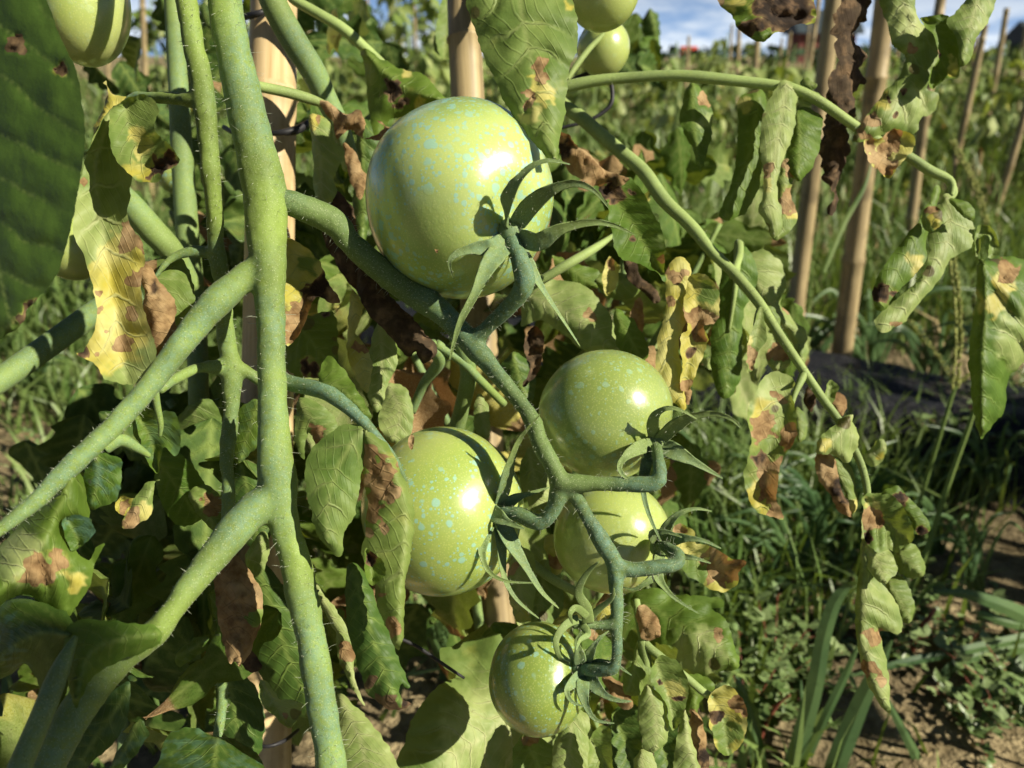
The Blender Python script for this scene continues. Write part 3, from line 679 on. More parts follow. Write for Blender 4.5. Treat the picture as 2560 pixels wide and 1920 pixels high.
TR = [[(x, y, d, w_ * 0.88) for x, y, d, w_ in q] for q in (TRUSS, PED1, PED2, PED3, PEDL, PED4, PEDF)]
truss = stem_part('fruit_truss', TR, M['truss'], plant, 0.0007, 4, label='dark green branching fruit stalk with fine hairs')
hairs(truss, TR, 2200, .0010, .0036, 3, .000036); hairs(truss, TR, 5000, .0003, .0008, 12, .00004)

def stalk(name, pts, mat='stalk', parent=None, hair=0, seg=10, flat=1.0):
    V, Fc = tube_px(pts, seg, 6); o = mob(name, V, Fc, M[mat], parent or plant)
    if hair: hairs(o, [pts], hair, .0006, .0018, len(V), .00006)
    return o
SIDE = [(380, -420, .228, 44), (430, -180, .222, 50), (455, -40, .218, 54), (465, 0, .218, 55), (486, 120, .219, 55), (509, 231, .220, 58), (524, 400, .222, 50), (535, 520, .226, 44), (541, 620, .232, 42), (556, 716, .238, 40), (567, 850, .244, 42), (579, 928, .245, 50), (579, 1024, .246, 42), (567, 1140, .247, 36), (572, 1217, .248, 36), (565, 1400, .25, 34), (560, 1600, .25, 32), (556, 1764, .25, 30), (540, 1850, .248, 24)]
side = stem_part('side_stem', [SIDE, [(505, 250, .220, 46), (470, 249, .221, 38), (444, 247, .223, 34), (367, 243, .228, 30), (330, 250, .230, 26), (300, 290, .228, 20)],
                               [(541, 650, .234, 30), (532, 632, .234, 30), (482, 629, .233, 28), (436, 642, .232, 24), (397, 680, .230, 18), (370, 730, .229, 12)],
                               [(575, 930, .245, 40), (552, 920, .244, 40), (502, 918, .238, 30), (444, 945, .230, 28), (397, 975, .222, 26)],
                               [(575, 930, .245, 40), (610, 925, .246, 34), (660, 960, .248, 30)]], M['stem'], plant, .0008, 4)
hairs(side, [SIDE], 1700, .0010, .0026, 5, .00006)
LST = [(700, 950, .226, 44), (740, 962, .224, 40), (802, 975, .220, 42), (841, 996, .218, 40), (891, 1036, .217, 34), (941, 1092, .217, 26), (987, 1150, .218, 20), (1012, 1204, .219, 16)]
stalk('leaf_stalk', LST, 'truss', hair=900)
stalk('stem', [(668, -40, .30, 66), (690, 20, .30, 66), (736, 104, .305, 66), (783, 178, .31, 62), (812, 240, .315, 56), (850, 320, .32, 50), (880, 420, .33, 46)], 'stem2', hair=600, seg=14)
stalk('stem', [(720, -20, .32, 24), (736, 0, .32, 25), (794, 33, .32, 26), (856, 71, .322, 28), (910, 118, .325, 26), (960, 160, .33, 18)], 'stalk')
stalk('stem', [(640, 215, .28, 26), (717, 231, .285, 27), (775, 248, .29, 26), (815, 262, .292, 18)], 'stalk')
stalk('stem', [(430, -20, .34, 40), (445, 200, .34, 48), (456, 400, .34, 54), (470, 600, .34, 56), (490, 800, .34, 52), (500, 1100, .34, 50)], 'stem2', seg=14)
stalk('stem', [(300, 470, .30, 40), (330, 515, .30, 62), (380, 575, .305, 66), (430, 630, .31, 60), (480, 720, .32, 50)], 'stem2', seg=14)
stalk('stem', [(-60, 985, .27, 62), (0, 950, .275, 62), (110, 872, .285, 60), (231, 785, .295, 58), (330, 720, .30, 54)], 'stem2', seg=14)
stalk('leaf_stalk', [(260, 1120, .205, 36), (300, 1100, .207, 34), (340, 1118, .21, 24), (374, 1140, .213, 12)], 'stem')
stalk('leaf_stalk', [(385, 965, .212, 22), (392, 1010, .214, 18), (402, 1060, .216, 14), (400, 1090, .217, 8)], 'stem')
stalk('leaf_stalk', [(1075, 860, .27, 34), (1100, 900, .275, 34), (1060, 960, .285, 26), (1030, 1030, .29, 20)], 'stem2')
stalk('leaf_stalk', [(1140, 840, .27, 40), (1170, 920, .28, 42), (1160, 1000, .29, 40), (1135, 1090, .30, 40)], 'stem2')
stalk('leaf_stalk', [(1090, 860, .27, 26), (1150, 900, .275, 24), (1200, 950, .28, 22), (1260, 1010, .29, 20)], 'stem2')
stalk('stem', [(1340, 706, .30, 18), (1370, 690, .30, 22), (1420, 660, .30, 24), (1480, 625, .305, 22), (1520, 598, .31, 14), (1550, 575, .318, 4)], 'stalk')
stalk('leaf_stalk', [(1300, 1380, .29, 22), (1370, 1440, .29, 24), (1440, 1480, .295, 22)], 'stalk')
stalk('leaf_stalk', [(1590, 1500, .27, 20), (1600, 1560, .265, 22), (1612, 1606, .262, 22), (1649, 1640, .26, 22), (1714, 1692, .26, 20), (1772, 1738, .262, 20), (1800, 1722, .262, 14), (1822, 1712, .263, 8)], 'stalk')
stalk('leaf_stalk', [(1605, 1600, .262, 24), (1615, 1660, .262, 22), (1605, 1730, .265, 16), (1598, 1800, .268, 10)], 'stalk')
stalk('leaf_stalk', [(430, 900, .20, 30), (190, 1590, .184, 12), (165, 1640, .182, 34), (140, 1700, .181, 50), (100, 1800, .179, 54), (40, 1940, .176, 58)][1:], 'stem2')

# ------------------------------------------------------------ the tomatoes
FM = {1: fruit_material('tomato_skin', dens=0.13), 2: fruit_material('speckled_tomato_skin', (0.38, 0.45, 0.130), (0.27, 0.365, 0.075), 1.0, 0.31), 3: fruit_material('olive_tomato_skin', (0.31, 0.38, 0.120), (0.235, 0.31, 0.075), 0.45, 0.52),
      4: fruit_material('plain_tomato_skin', (0.39, 0.45, 0.15), (0.32, 0.40, 0.10), 0.12, 0.77), 5: fruit_material('small_tomato_skin', (0.30, 0.37, 0.10), (0.21, 0.29, 0.055), 0.8, 0.93)}
def tomato(label, x, y, d, rx, ry, ax, mat, sepals=(), depth=1.0, pear=0.0):
    c = P(x, y, d); th = thing('tomato', label, 'tomato', P(x, y + ry, d), None)
    A = CAMV(ax).normalized(); B = A.orthogonal().normalized(); C2 = A.cross(B)
    kx, ky = rx * d / F, ry * d / F; kz = (kx + ky) / 2 * depth
    V = []; nu, nv = 40, 64
    for i in range(nu + 1):
        an = math.pi * i / nu
        for j in range(nv):
            ph = 2 * math.pi * j / nv
            rr = 1 - 0.13 * math.exp(-(an / 0.30) ** 2) + 0.016 * math.cos(5 * ph + 1 + x) * math.sin(an) ** 1.5 * (0.6 + 0.4 * math.cos(an)) + 0.010 * math.cos(3 * ph + y) * math.sin(an) + 0.014 * math.cos(2 * ph + x) * math.sin(an) ** 2 - pear * math.cos(an)
            v = (A * math.cos(an) + (B * math.cos(ph) + C2 * math.sin(ph)) * math.sin(an)) * rr
            V.append(c + RIGHT * v.dot(RIGHT) * kx + UP * v.dot(UP) * ky + FWD * v.dot(FWD) * kz)
    Fc = [(i * nv + j, i * nv + (j + 1) % nv, (i + 1) * nv + (j + 1) % nv, (i + 1) * nv + j) for i in range(nu) for j in range(nv)]
    f = mob('fruit', V, Fc, FM[mat], th)
    if sepals:
        cal = None; cc, cdp, cr = sepals[0]
        cp = P(cc[0], cc[1], cdp); hub_r = cr * cdp / F
        HV, HF = tube_world([cp - A * hub_r * 0.7, cp - A * hub_r * .2, cp + A * hub_r * 0.35, cp + A * hub_r * .7], [hub_r * .9, hub_r * 1.05, hub_r * .85, hub_r * .5], 12)
        cal = mob('calyx', HV, HF, M['sepal'], th)
        for pts, dd, wpx, side_ in sepals[1:]:
            n = len(pts); q = [(*pt, dd[min(i, len(dd) - 1)] if len(dd) > 2 else dd[0] + (dd[-1] - dd[0]) * i / (n - 1), 1.0) for i, pt in enumerate(pts)]
            s = spline(q, n=7); m_ = len(s) - 1
            prof = [1.22 * wpx * (0.62 + 0.38 * math.sin(math.pi * min(1, u * 1.9 + .1))) * (1 - u ** 1.25) ** 0.9 + 2.0 for u in (i / m_ for i in range(m_ + 1))]
            Cw = [P(a[0], a[1], a[2]) for a in s]; R = [w_ / 2 * a[2] / F for w_, a in zip(prof, s)]
            SV, SF = tube_world(Cw, R, 10, 0.17, CAMV(side_))
            for i in range(m_ + 1):           # channel along the sepal and a crinkled margin
                for j in range(10):
                    k = i * 10 + j; n_ = Vector(CAMV(side_)); SV[k] = SV[k] + n_ * (R[i] * 0.50 * abs(math.cos(2 * math.pi * j / 10)) ** 1.3) + n_ * R[i] * 0.25 * nz(i * .5, j * .9, wpx)
            so_ = mob('sepal', SV, SF, M['sepal'], cal)
            hp = [(a[0], a[1], a[2], w_) for a, w_ in zip(s[::3], prof[::3])]
            if len(hp) > 2 and mat != 9: hairs(so_, [hp], 1500, .0004, .0014, len(SV) + int(wpx), .00004)
    return th
F0 = (0, 0.1, 1); FR = (0.5, 0.2, 0.85); FL = (-0.3, 0.2, 0.9)
tomato('largest green tomato, speckled pale blue, with a sharp sunlit highlight and curled sepals', 1149, 500, .245, 234, 244, (0.60, -0.28, 0.75), 1,
       [((1279, 580), .2255, 34),
        ([(1272, 560), (1266, 520), (1290, 463), (1327, 421), (1370, 403), (1425, 411)], (.2245, .217, .212, .21, .209, .209), 46, (-.3, .3, .9)),
        ([(1290, 560), (1325, 512), (1376, 474), (1435, 458), (1485, 477), (1523, 521)], (.2245, .219, .214, .212, .212, .214), 44, (.1, -.4, .9)),
        ([(1300, 590), (1345, 600), (1396, 572), (1473, 555), (1531, 562), (1589, 588)], (.2245, .221, .218, .217, .218, .22), 46, (.1, -.5, .85)),
        ([(1262, 600), (1235, 618), (1190, 620), (1146, 632), (1124, 656), (1134, 696)], (.2245, .221, .219, .218, .218, .219), 44, (-.2, -.3, .9)),
        ([(1266, 610), (1240, 640), (1216, 675), (1186, 738), (1153, 800), (1135, 855), (1124, 903)], (.2245, .220, .217, .215, .215, .216, .217), 46, F0),
        ([(1296, 620), (1322, 670), (1357, 727), (1396, 785), (1450, 866)], (.2255, .226, .227, .229, .232), 32, FR)], 1.0)
tomato('speckled green tomato half hidden by a hanging leaf, left of the dark stalk', 1108, 1276, .252, 200, 212, (0.78, -0.12, 0.55), 2,
       [((1232, 1287), .240, 30),
        ([(1245, 1270), (1257, 1217), (1273, 1159), (1296, 1101), (1319, 1071), (1350, 1036)], (.238, .233, .230, .228, .225, .222), 36, FR),
        ([(1225, 1275), (1255, 1297), (1285, 1312), (1311, 1322)], (.236, .231, .229, .228), 36, F0),
        ([(1228, 1300), (1212, 1340), (1206, 1385), (1224, 1430), (1269, 1453), (1334, 1457)], (.237, .233, .231, .230, .229, .229), 26, F0),
        ([(1240, 1300), (1250, 1352), (1258, 1439), (1291, 1499), (1347, 1546)], (.238, .236, .235, .234, .234), 30, FR),
        ([(1245, 1295), (1272, 1352), (1313, 1417), (1352, 1478), (1397, 1521)], (.238, .235, .233, .232, .232), 42, FR),
        ([(1245, 1275), (1290, 1245), (1330, 1232), (1375, 1218)], (.238, .237, .236, .236), 26, F0)], 1.0)
tomato('medium green tomato with olive shading at centre right, below the yellow leaf', 1513, 1036, .25, 167, 161, (0.74, -0.30, 0.58), 3,
       [((1641, 1104), .236, 30),
        ([(1636, 1095), (1633, 1060), (1645, 1034), (1672, 1021), (1706, 1028), (1741, 1047)], (.234, .228, .225, .223, .222, .222), 28, (-.2, .4, .9)),
        ([(1650, 1095), (1680, 1064), (1724, 1041), (1781, 1033), (1828, 1047), (1855, 1073)], (.234, .229, .225, .223, .222, .223), 38, (.1, -.4, .9)),
        ([(1655, 1115), (1690, 1132), (1735, 1155), (1772, 1176), (1807, 1196)], (.235, .233, .232, .232, .232), 40, F0),
        ([(1630, 1112), (1600, 1118), (1567, 1138), (1548, 1167), (1565, 1194), (1612, 1210)], (.234, .229, .226, .225, .224, .223), 32, F0),
        ([(1634, 1120), (1618, 1150), (1608, 1195), (1608, 1230), (1620, 1280), (1640, 1328), (1653, 1354)], (.234, .230, .2295, .2295, .23, .231, .232), 26, F0)], 1.0)
tomato('plain pale green tomato tucked below and behind the forked stalk', 1531, 1342, .268, 148, 140, (0.70, -0.10, 0.62), 4,
       [((1652, 1366), .247, 26),
        ([(1655, 1350), (1664, 1320), (1692, 1287), (1736, 1272), (1779, 1278)], (.245, .240, .237, .236, .236), 26, F0),
        ([(1662, 1358), (1690, 1346), (1725, 1346), (1762, 1353), (1803, 1371)], (.245, .241, .238, .237, .237), 28, F0),
        ([(1665, 1376), (1697, 1389), (1736, 1395), (1777, 1408)], (.246, .243, .241, .241), 26, F0),
        ([(1650, 1380), (1643, 1434), (1662, 1469), (1692, 1499), (1747, 1534)], (.246, .240, .238, .237, .237), 26, F0),
        ([(1645, 1380), (1636, 1434), (1612, 1458), (1584, 1473), (1558, 1468)], (.246, .240, .239, .24, .241), 24, F0),
        ([(1640, 1352), (1634, 1333), (1668, 1330), (1705, 1343)], (.245, .239, .236, .234), 28, F0)], 1.0)
tomato('smallest green tomato with blue specks hanging lowest on the truss', 1346, 1696, .245, 124, 136, (0.86, 0.12, 0.45), 5,
       [((1455, 1672), .236, 28),
        ([(1450, 1660), (1447, 1630), (1442, 1600), (1454, 1578)], (.234, .230, .228, .227), 28, F0),
        ([(1462, 1655), (1478, 1625), (1496, 1598), (1522, 1577)], (.234, .230, .228, .228), 24, F0),
        ([(1470, 1668), (1500, 1655), (1535, 1660), (1579, 1688)], (.235, .232, .230, .229), 22, F0),
        ([(1452, 1685), (1432, 1705), (1417, 1725), (1428, 1752), (1458, 1766)], (.234, .230, .227, .226, .226), 28, F0),
        ([(1458, 1690), (1456, 1725), (1466, 1766), (1490, 1799), (1536, 1808)], (.234, .229, .227, .226, .226), 30, F0),
        ([(1465, 1682), (1486, 1712), (1514, 1738), (1549, 1751), (1579, 1753)], (.235, .231, .229, .228, .228), 32, F0)], 1.05)
tomato('out-of-focus yellow-green tomato cut by the top edge at left', 212, 10, .25, 104, 150, (0.2, 0.9, -0.2), 4)
tomato('shaded green tomato cut by the top edge right of the long leaf', 1505, -28, .30, 92, 102, (0.1, 0.9, 0.1), 4)
tomato('pale green tomato hanging just below the one at the top edge', 1508, 120, .35, 66, 70, (-0.7, 0.4, 0.3), 4)
tomato('blurry yellow-green tomato behind the big dark leaf at left', 186, 615, .33, 84, 86, (0.2, 0.8, -0.3), 4)
tomato('dim green tomato deep in shade left of the side stem', 440, 440, .42, 44, 46, (0.2, 0.8, -0.3), 5)

# withered flower calyx on the truss
cal = thing('withered_flower', 'withered flower calyx with curled sepals just above the smallest tomato', 'flower', P(1430, 1558, .228))
for pts, wpx, z in (([(1470, 1558), (1466, 1520), (1446, 1480), (1467, 1434), (1497, 1404)], 34, .226), ([(1445, 1548), (1415, 1562), (1390, 1600), (1400, 1645), (1425, 1658)], 26, .226), ([(1470, 1540), (1440, 1520), (1425, 1535), (1432, 1560)], 24, .224), ([(1465, 1552), (1500, 1520), (1530, 1495), (1535, 1470)], 22, .231), ([(1455, 1562), (1470, 1585), (1450, 1600), (1440, 1625)], 22, .226)):
    s = spline([(*q, z - .003 * i, 1.0) for i, q in enumerate(pts)], n=6); m_ = len(s) - 1
    SV, SF = tube_world([P(a[0], a[1], a[2]) for a in s], [(0.85 * wpx * (1 - (i / m_) ** 1.2) ** .85 + 2.5) / 2 * .228 / F for i in range(m_ + 1)], 10, .18, CAMV(F0)); mob('sepal', SV, SF, M['sepal'], cal)

# ------------------------------------------------------------ near stakes and ties
def near_stake(pts, wpx, label, seed, mat):
    a, b = P(*pts[0]), P(*pts[1]); v = b - a
    foot = a - v * (a.z / v.z)
    return stake_between(foot, b + v * 0.08, wpx * pts[0][2] / F, label, M[mat], seed, seg=24)
near_stake([(668, 1900, .31), (690, -20, .345)], 150, 'stout sunlit bamboo stake right behind the main stem', 41, 'bamboo')
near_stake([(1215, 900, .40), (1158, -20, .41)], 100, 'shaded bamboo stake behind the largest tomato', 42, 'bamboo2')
def wire(label, pts, name='wire_tie'):
    V, Fc = tube_px(pts, 8, 6); return tag(mob(name, V, Fc, M['wire']), label, 'tie')
wire('black tie knotted round the stout stake beside the main stem', [(560, 318, .335, 12), (600, 335, .322, 14), (686, 333, .315, 14), (740, 325, .318, 22), (775, 305, .325, 16), (800, 300, .34, 10)])
wire('black tie round the stout stake near the bottom edge', [(590, 1830, .305, 10), (620, 1852, .292, 10), (665, 1866, .285, 10), (712, 1851, .29, 10), (745, 1825, .305, 9)])
wire('dark wire hooked below the pale tomato at top centre', [(1405, 216, .36, 8), (1440, 195, .36, 10), (1490, 181, .36, 11), (1522, 200, .36, 11), (1531, 235, .36, 11), (1522, 268, .36, 11), (1473, 301, .36, 9), (1400, 320, .36, 8)])
wire('thin black twig crossing the grass left of the smallest tomato', [(985, 1590, .27, 8), (1040, 1615, .275, 9), (1100, 1655, .28, 9), (1160, 1695, .285, 7)], 'twig')
wire('black tie on the stake at top left beside the main stem', [(600, 45, .33, 14), (630, 38, .325, 18), (660, 28, .325, 14), (690, 10, .335, 10)])

# ------------------------------------------------------------ leaves of the front plant
Lf = lambda *a, **k: leaf(plant, *a, **k)
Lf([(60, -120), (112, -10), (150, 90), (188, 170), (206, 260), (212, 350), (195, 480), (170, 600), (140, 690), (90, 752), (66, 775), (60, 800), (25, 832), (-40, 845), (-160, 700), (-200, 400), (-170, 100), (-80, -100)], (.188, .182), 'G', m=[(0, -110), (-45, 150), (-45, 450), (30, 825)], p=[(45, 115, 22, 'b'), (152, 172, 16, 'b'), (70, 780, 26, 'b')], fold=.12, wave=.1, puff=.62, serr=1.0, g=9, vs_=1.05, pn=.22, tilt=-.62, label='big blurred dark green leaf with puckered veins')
# yellowing leaf group at left
Lf([(285, 262), (240, 330), (205, 430), (183, 570), (212, 645), (232, 720), (243, 790), (215, 870), (190, 884), (238, 912), (262, 945), (325, 962), (382, 935), (392, 880), (368, 800), (352, 720), (362, 650), (352, 595), (318, 545), (330, 440), (322, 380), (300, 300)], (.226, .214), 'p', m=[(288, 262), (240, 420), (262, 600), (292, 780), (318, 955)],
   p=[(280, 800, 130, 'y'), (320, 640, 70, 'y'), (330, 600, 36, 'b'), (255, 700, 50, 'y'), (310, 860, 22, 'b'), (245, 730, 9, 'b'), (245, 775, 9, 'b'), (265, 830, 8, 'b'), (207, 880, 16, 'k'), (240, 885, 8, 'b'), (208, 455, 11, 'b'), (345, 700, 30, 'b'), (330, 780, 16, 'b')], fold=-.45, wave=.3, label='long yellow hanging leaf with brown spots')
Lf([(318, 248), (360, 236), (395, 266), (388, 325), (425, 362), (446, 400), (436, 418), (410, 428), (400, 450), (378, 458), (340, 448), (305, 415), (280, 375), (272, 310), (285, 270)], (.222, .212), 'm', m=[(316, 250), (325, 330), (365, 400), (415, 425)], p=[(415, 405, 30, 'k'), (390, 435, 18, 'k'), (355, 425, 38, 'y'), (350, 350, 32, 'y')], fold=-.6, wave=.35, label='small green and yellow leaf with blackened tip')
Lf([(262, 262), (270, 225), (262, 205), (285, 235), (330, 245), (300, 275), (250, 340), (225, 400), (235, 320)], (.230, .224), 'y', fold=.5)
Lf([(350, 668), (372, 652), (420, 640), (455, 650), (480, 695), (487, 750), (465, 800), (435, 850), (410, 870), (390, 800), (372, 740)], (.234, .230), 'm', p=[(360, 665, 30, 'b')], fold=.5, label='light green leaf behind the dry folded leaf')
Lf([(345, 672), (368, 662), (402, 708), (432, 745), (442, 770), (438, 800), (452, 850), (455, 885), (432, 917), (385, 905), (358, 880), (354, 800), (360, 730)], (.224, .214), 'b', m=[(352, 675), (375, 760), (400, 840), (425, 912)], p=[(395, 790, 40, 'y'), (385, 715, 14, 'k')], fold=.6, wave=.4, label='dry tan leaf folded over the yellow leaf')
Lf([(330, 1020), (350, 1005), (392, 1030), (430, 1030), (448, 1060), (452, 1110), (440, 1140), (410, 1120), (395, 1180), (370, 1160), (350, 1110), (332, 1080)], (.222, .23), 'g', blue=.4)
Lf([(374, 1125), (420, 1120), (470, 1150), (520, 1230), (500, 1300), (440, 1310), (400, 1250), (385, 1180)], (.245, .26), 'g', fold=.4)
Lf([(480, 1010), (530, 1000), (556, 1060), (552, 1130), (500, 1150), (450, 1110), (430, 1060)], (.27, .28), 'm', fold=.3)
Lf([(650, 1000), (610, 1010), (588, 1050), (582, 1130), (600, 1160), (650, 1100), (660, 1040)], (.245, .25), 'g', fold=.4, blue=.3)
Lf([(240, 1135), (290, 1140), (305, 1165), (300, 1225), (270, 1262), (225, 1270), (205, 1225), (215, 1170)], (.202, .205), 'g', blue=.9, fold=.4)
Lf([(165, 1185), (215, 1190), (222, 1260), (216, 1310), (160, 1310), (185, 1370), (222, 1400), (240, 1370), (262, 1360), (240, 1400), (228, 1450), (205, 1500), (165, 1542), (110, 1520), (65, 1485), (20, 1502), (-40, 1540), (-60, 1450), (-20, 1390), (40, 1320), (100, 1250)], (.199, .190), 'g', m=[(180, 1190), (120, 1330), (60, 1420), (-30, 1500)], p=[(110, 1420, 46, 'b'), (190, 1455, 26, 'y'), (60, 1400, 70, 'p')], fold=.7, puff=2.2, wave=.35, label='grey-green ribbed leaf with brown blotch in the shade')
Lf([(165, 1290), (220, 1295), (236, 1330), (200, 1370), (175, 1372), (160, 1330)], (.20, .202), 'g', blue=1.0)
Lf([(190, 1590), (165, 1530), (110, 1500), (60, 1490), (10, 1500), (-60, 1560), (-60, 1700), (20, 1690), (70, 1660), (110, 1780), (80, 1900), (140, 1800), (175, 1700)], (.184, .192), 'G', m=[(185, 1590), (120, 1580), (60, 1600), (0, 1640)], fold=.9, p=[(20, 1560, 40, 'e'), (40, 1650, 34, 'e')], label='dark cupped leaf with blue-green residue at lower left')
Lf([(395, 1568), (402, 1602), (350, 1634), (280, 1660), (225, 1702), (190, 1770), (172, 1700), (160, 1600), (185, 1555), (250, 1550), (330, 1556)], (.188, .182), 'g', m=[(400, 1585), (300, 1600), (220, 1640), (190, 1750)], p=[(300, 1600, 120, 'g')], fold=.5, puff=.4, label='winged leaf base on the lower left branch')
Lf([(400, 1200), (388, 1206), (382, 1260), (376, 1290), (350, 1305), (330, 1322), (306, 1318), (318, 1280), (345, 1232), (368, 1210)], (.212, .207), 'm', p=[(330, 1300, 26, 'b'), (315, 1315, 20, 'y'), (360, 1280, 24, 'y')], fold=.5)
Lf([(300, 1240), (345, 1250), (340, 1285), (310, 1290), (285, 1270)], (.24, .24), 'y', p=[(310, 1270, 18, 'b')])
Lf([(340, 1700), (320, 1690), (325, 1740), (318, 1800), (290, 1850), (240, 1900), (170, 1950), (150, 1900), (220, 1800), (290, 1720)], (.20, .20), 'G', blue=.2, fold=.3)  # tissue darkened to stand in for the shade of this corner
Lf([(345, 1800), (372, 1830), (350, 1870), (300, 1930), (270, 1930), (300, 1870)], (.21, .21), 'G', blue=.4)  # dark green put in for shade, as on the leaf above
Lf([(560, 1840), (530, 1838), (490, 1822), (455, 1822), (420, 1838), (400, 1890), (380, 1960), (540, 1990), (660, 1960), (650, 1895), (610, 1862)], (.232, .205), 'G', m=[(545, 1838), (538, 1890), (535, 1980)], fold=.35, blue=.45, puff=1.4, label='broad leaf at the bottom edge below the side stem, coloured dark for shade')  # its dark green paints in the shade at lower left
Lf([(560, 1370), (585, 1372), (620, 1420), (648, 1465), (658, 1505), (650, 1560), (640, 1592), (622, 1640), (600, 1668), (588, 1655), (572, 1658), (556, 1600), (542, 1520), (535, 1440)], (.236, .226), 'b', m=[(572, 1375), (590, 1470), (595, 1560), (598, 1665)], p=[(652, 1510, 26, 'p'), (648, 1560, 20, 'y'), (655, 1540, 28, 'g')], fold=.6, wave=.4, label='papery brown leaf hanging left of the main stem')
Lf([(600, 1640), (625, 1625), (650, 1650), (655, 1672), (620, 1680)], (.232, .23), 'k')
Lf([(470, 1235), (510, 1210), (550, 1240), (565, 1290), (540, 1330), (500, 1290)], (.25, .25), 'm', p=[(540, 1260, 30, 'b')])
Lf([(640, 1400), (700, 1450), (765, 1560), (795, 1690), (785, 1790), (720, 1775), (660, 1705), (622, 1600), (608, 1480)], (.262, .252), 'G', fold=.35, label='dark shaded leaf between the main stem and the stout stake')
Lf([(560, 1650), (620, 1690), (660, 1780), (650, 1880), (600, 1930), (555, 1850), (540, 1740)], (.272, .266), 'G', fold=.35)
Lf([(600, 1150), (660, 1180), (690, 1290), (650, 1380), (600, 1330), (580, 1230)], (.27, .265), 'G', fold=.35)
Lf([(650, 1700), (672, 1712), (700, 1745), (735, 1752), (760, 1758), (742, 1800), (720, 1822), (690, 1795), (658, 1765), (648, 1735)], (.226, .222), 'p', p=[(715, 1790, 9, 'b')], wave=.35)
Lf([(612, 1400), (650, 1330), (672, 1350), (668, 1400), (650, 1440), (628, 1440)], (.25, .25), 'p')
Lf([(440, 1640), (480, 1600), (520, 1590), (530, 1620), (490, 1640), (450, 1670)], (.25, .25), 'g', blue=.3)
# central leaf in front of the second tomato
Lf([(800, 965), (804, 912), (826, 892), (856, 920), (888, 968), (915, 1010), (930, 1045), (905, 1040), (860, 1000)], (.219, .216), 'g', m=[(802, 960), (850, 970), (920, 1040)], fold=.2)
Lf([(908, 1066), (862, 1062), (805, 1095), (768, 1145), (764, 1200), (778, 1280), (792, 1335), (815, 1362), (850, 1390), (862, 1330), (890, 1275), (905, 1180), (922, 1110)], (.215, .208), 'm', m=[(910, 1068), (850, 1160), (820, 1260), (820, 1360)], fold=.35, puff=.8, vs_=1.3, p=[(845, 1190, 60, 'g')], label='smooth green leaflet left of the speckled tomato')
Lf([(905, 1068), (950, 1085), (990, 1148), (1012, 1200), (1034, 1275), (1028, 1390), (1012, 1460), (1012, 1560), (996, 1626), (965, 1570), (940, 1500), (935, 1440), (905, 1390), (912, 1330), (918, 1250), (900, 1150)], (.214, .206), 'm', m=[(910, 1075), (975, 1170), (1012, 1300), (1000, 1480), (995, 1620)],
   p=[(920, 1130, 24, 'b'), (945, 1180, 40, 'b'), (960, 1225, 36, 'b'), (930, 1270, 30, 'b'), (918, 1330, 16, 'b'), (955, 1485, 9, 'b'), (985, 1570, 24, 'b'), (960, 1320, 12, 'b')], fold=.55, wave=.2, label='green leaf with a papery brown patch in front of the tomato')
Lf([(915, 1370), (945, 1395), (966, 1420), (955, 1450), (930, 1462), (912, 1430)], (.208, .206), 'g', p=[(930, 1392, 16, 'k')], fold=-.8)
Lf([(875, 1405), (915, 1440), (940, 1504), (974, 1586), (1000, 1656), (1025, 1718), (1000, 1715), (1005, 1745), (1032, 1760), (980, 1776), (945, 1755), (918, 1732), (905, 1698), (885, 1630), (868, 1565), (864, 1470)], (.224, .214), 'G', m=[(885, 1420), (915, 1540), (950, 1650), (985, 1740)], p=[(925, 1712, 20, 'k'), (970, 1762, 30, 'b'), (1015, 1760, 18, 'k')], fold=.6, puff=1.6, wave=.4, label='dark crinkled leaf hanging below the papery brown patch')
Lf([(790, 1462), (830, 1510), (866, 1566), (888, 1612), (886, 1680), (900, 1735), (912, 1765), (880, 1720), (845, 1640), (838, 1580), (800, 1510)], (.238, .228), 'p', p=[(875, 1630, 26, 'b')], fold=.4)
Lf([(845, 1735), (900, 1775), (945, 1828), (988, 1900), (1000, 1960), (860, 1990), (845, 1880), (838, 1800)], (.240, .225), 'p', m=[(848, 1740), (900, 1850), (930, 1980)], fold=.25)
Lf([(1250, 1585), (1175, 1600), (1135, 1612), (1100, 1625), (1110, 1665), (1140, 1688), (1095, 1712), (1052, 1764), (1030, 1800), (1012, 1850), (985, 1930), (1000, 2000), (1250, 2020), (1330, 1980), (1400, 1890), (1420, 1800), (1380, 1700), (1320, 1620)], (.29, .262), 'm', m=[(1300, 1690), (1240, 1815), (1120, 1900), (1050, 1990)], p=[(1240, 1850, 150, 'p')], fold=.25, puff=1.2, label='broad grey-green leaf under the smallest tomato')
Lf([(1430, 1770), (1470, 1790), (1480, 1850), (1470, 1940), (1400, 1980), (1380, 1900), (1400, 1820)], (.262, .25), 'p', fold=.35, puff=1.3)
Lf([(1310, 1830), (1360, 1850), (1400, 1900), (1380, 1990), (1300, 1990), (1280, 1900)], (.28, .27), 'm', p=[(1330, 1850, 16, 'b')])
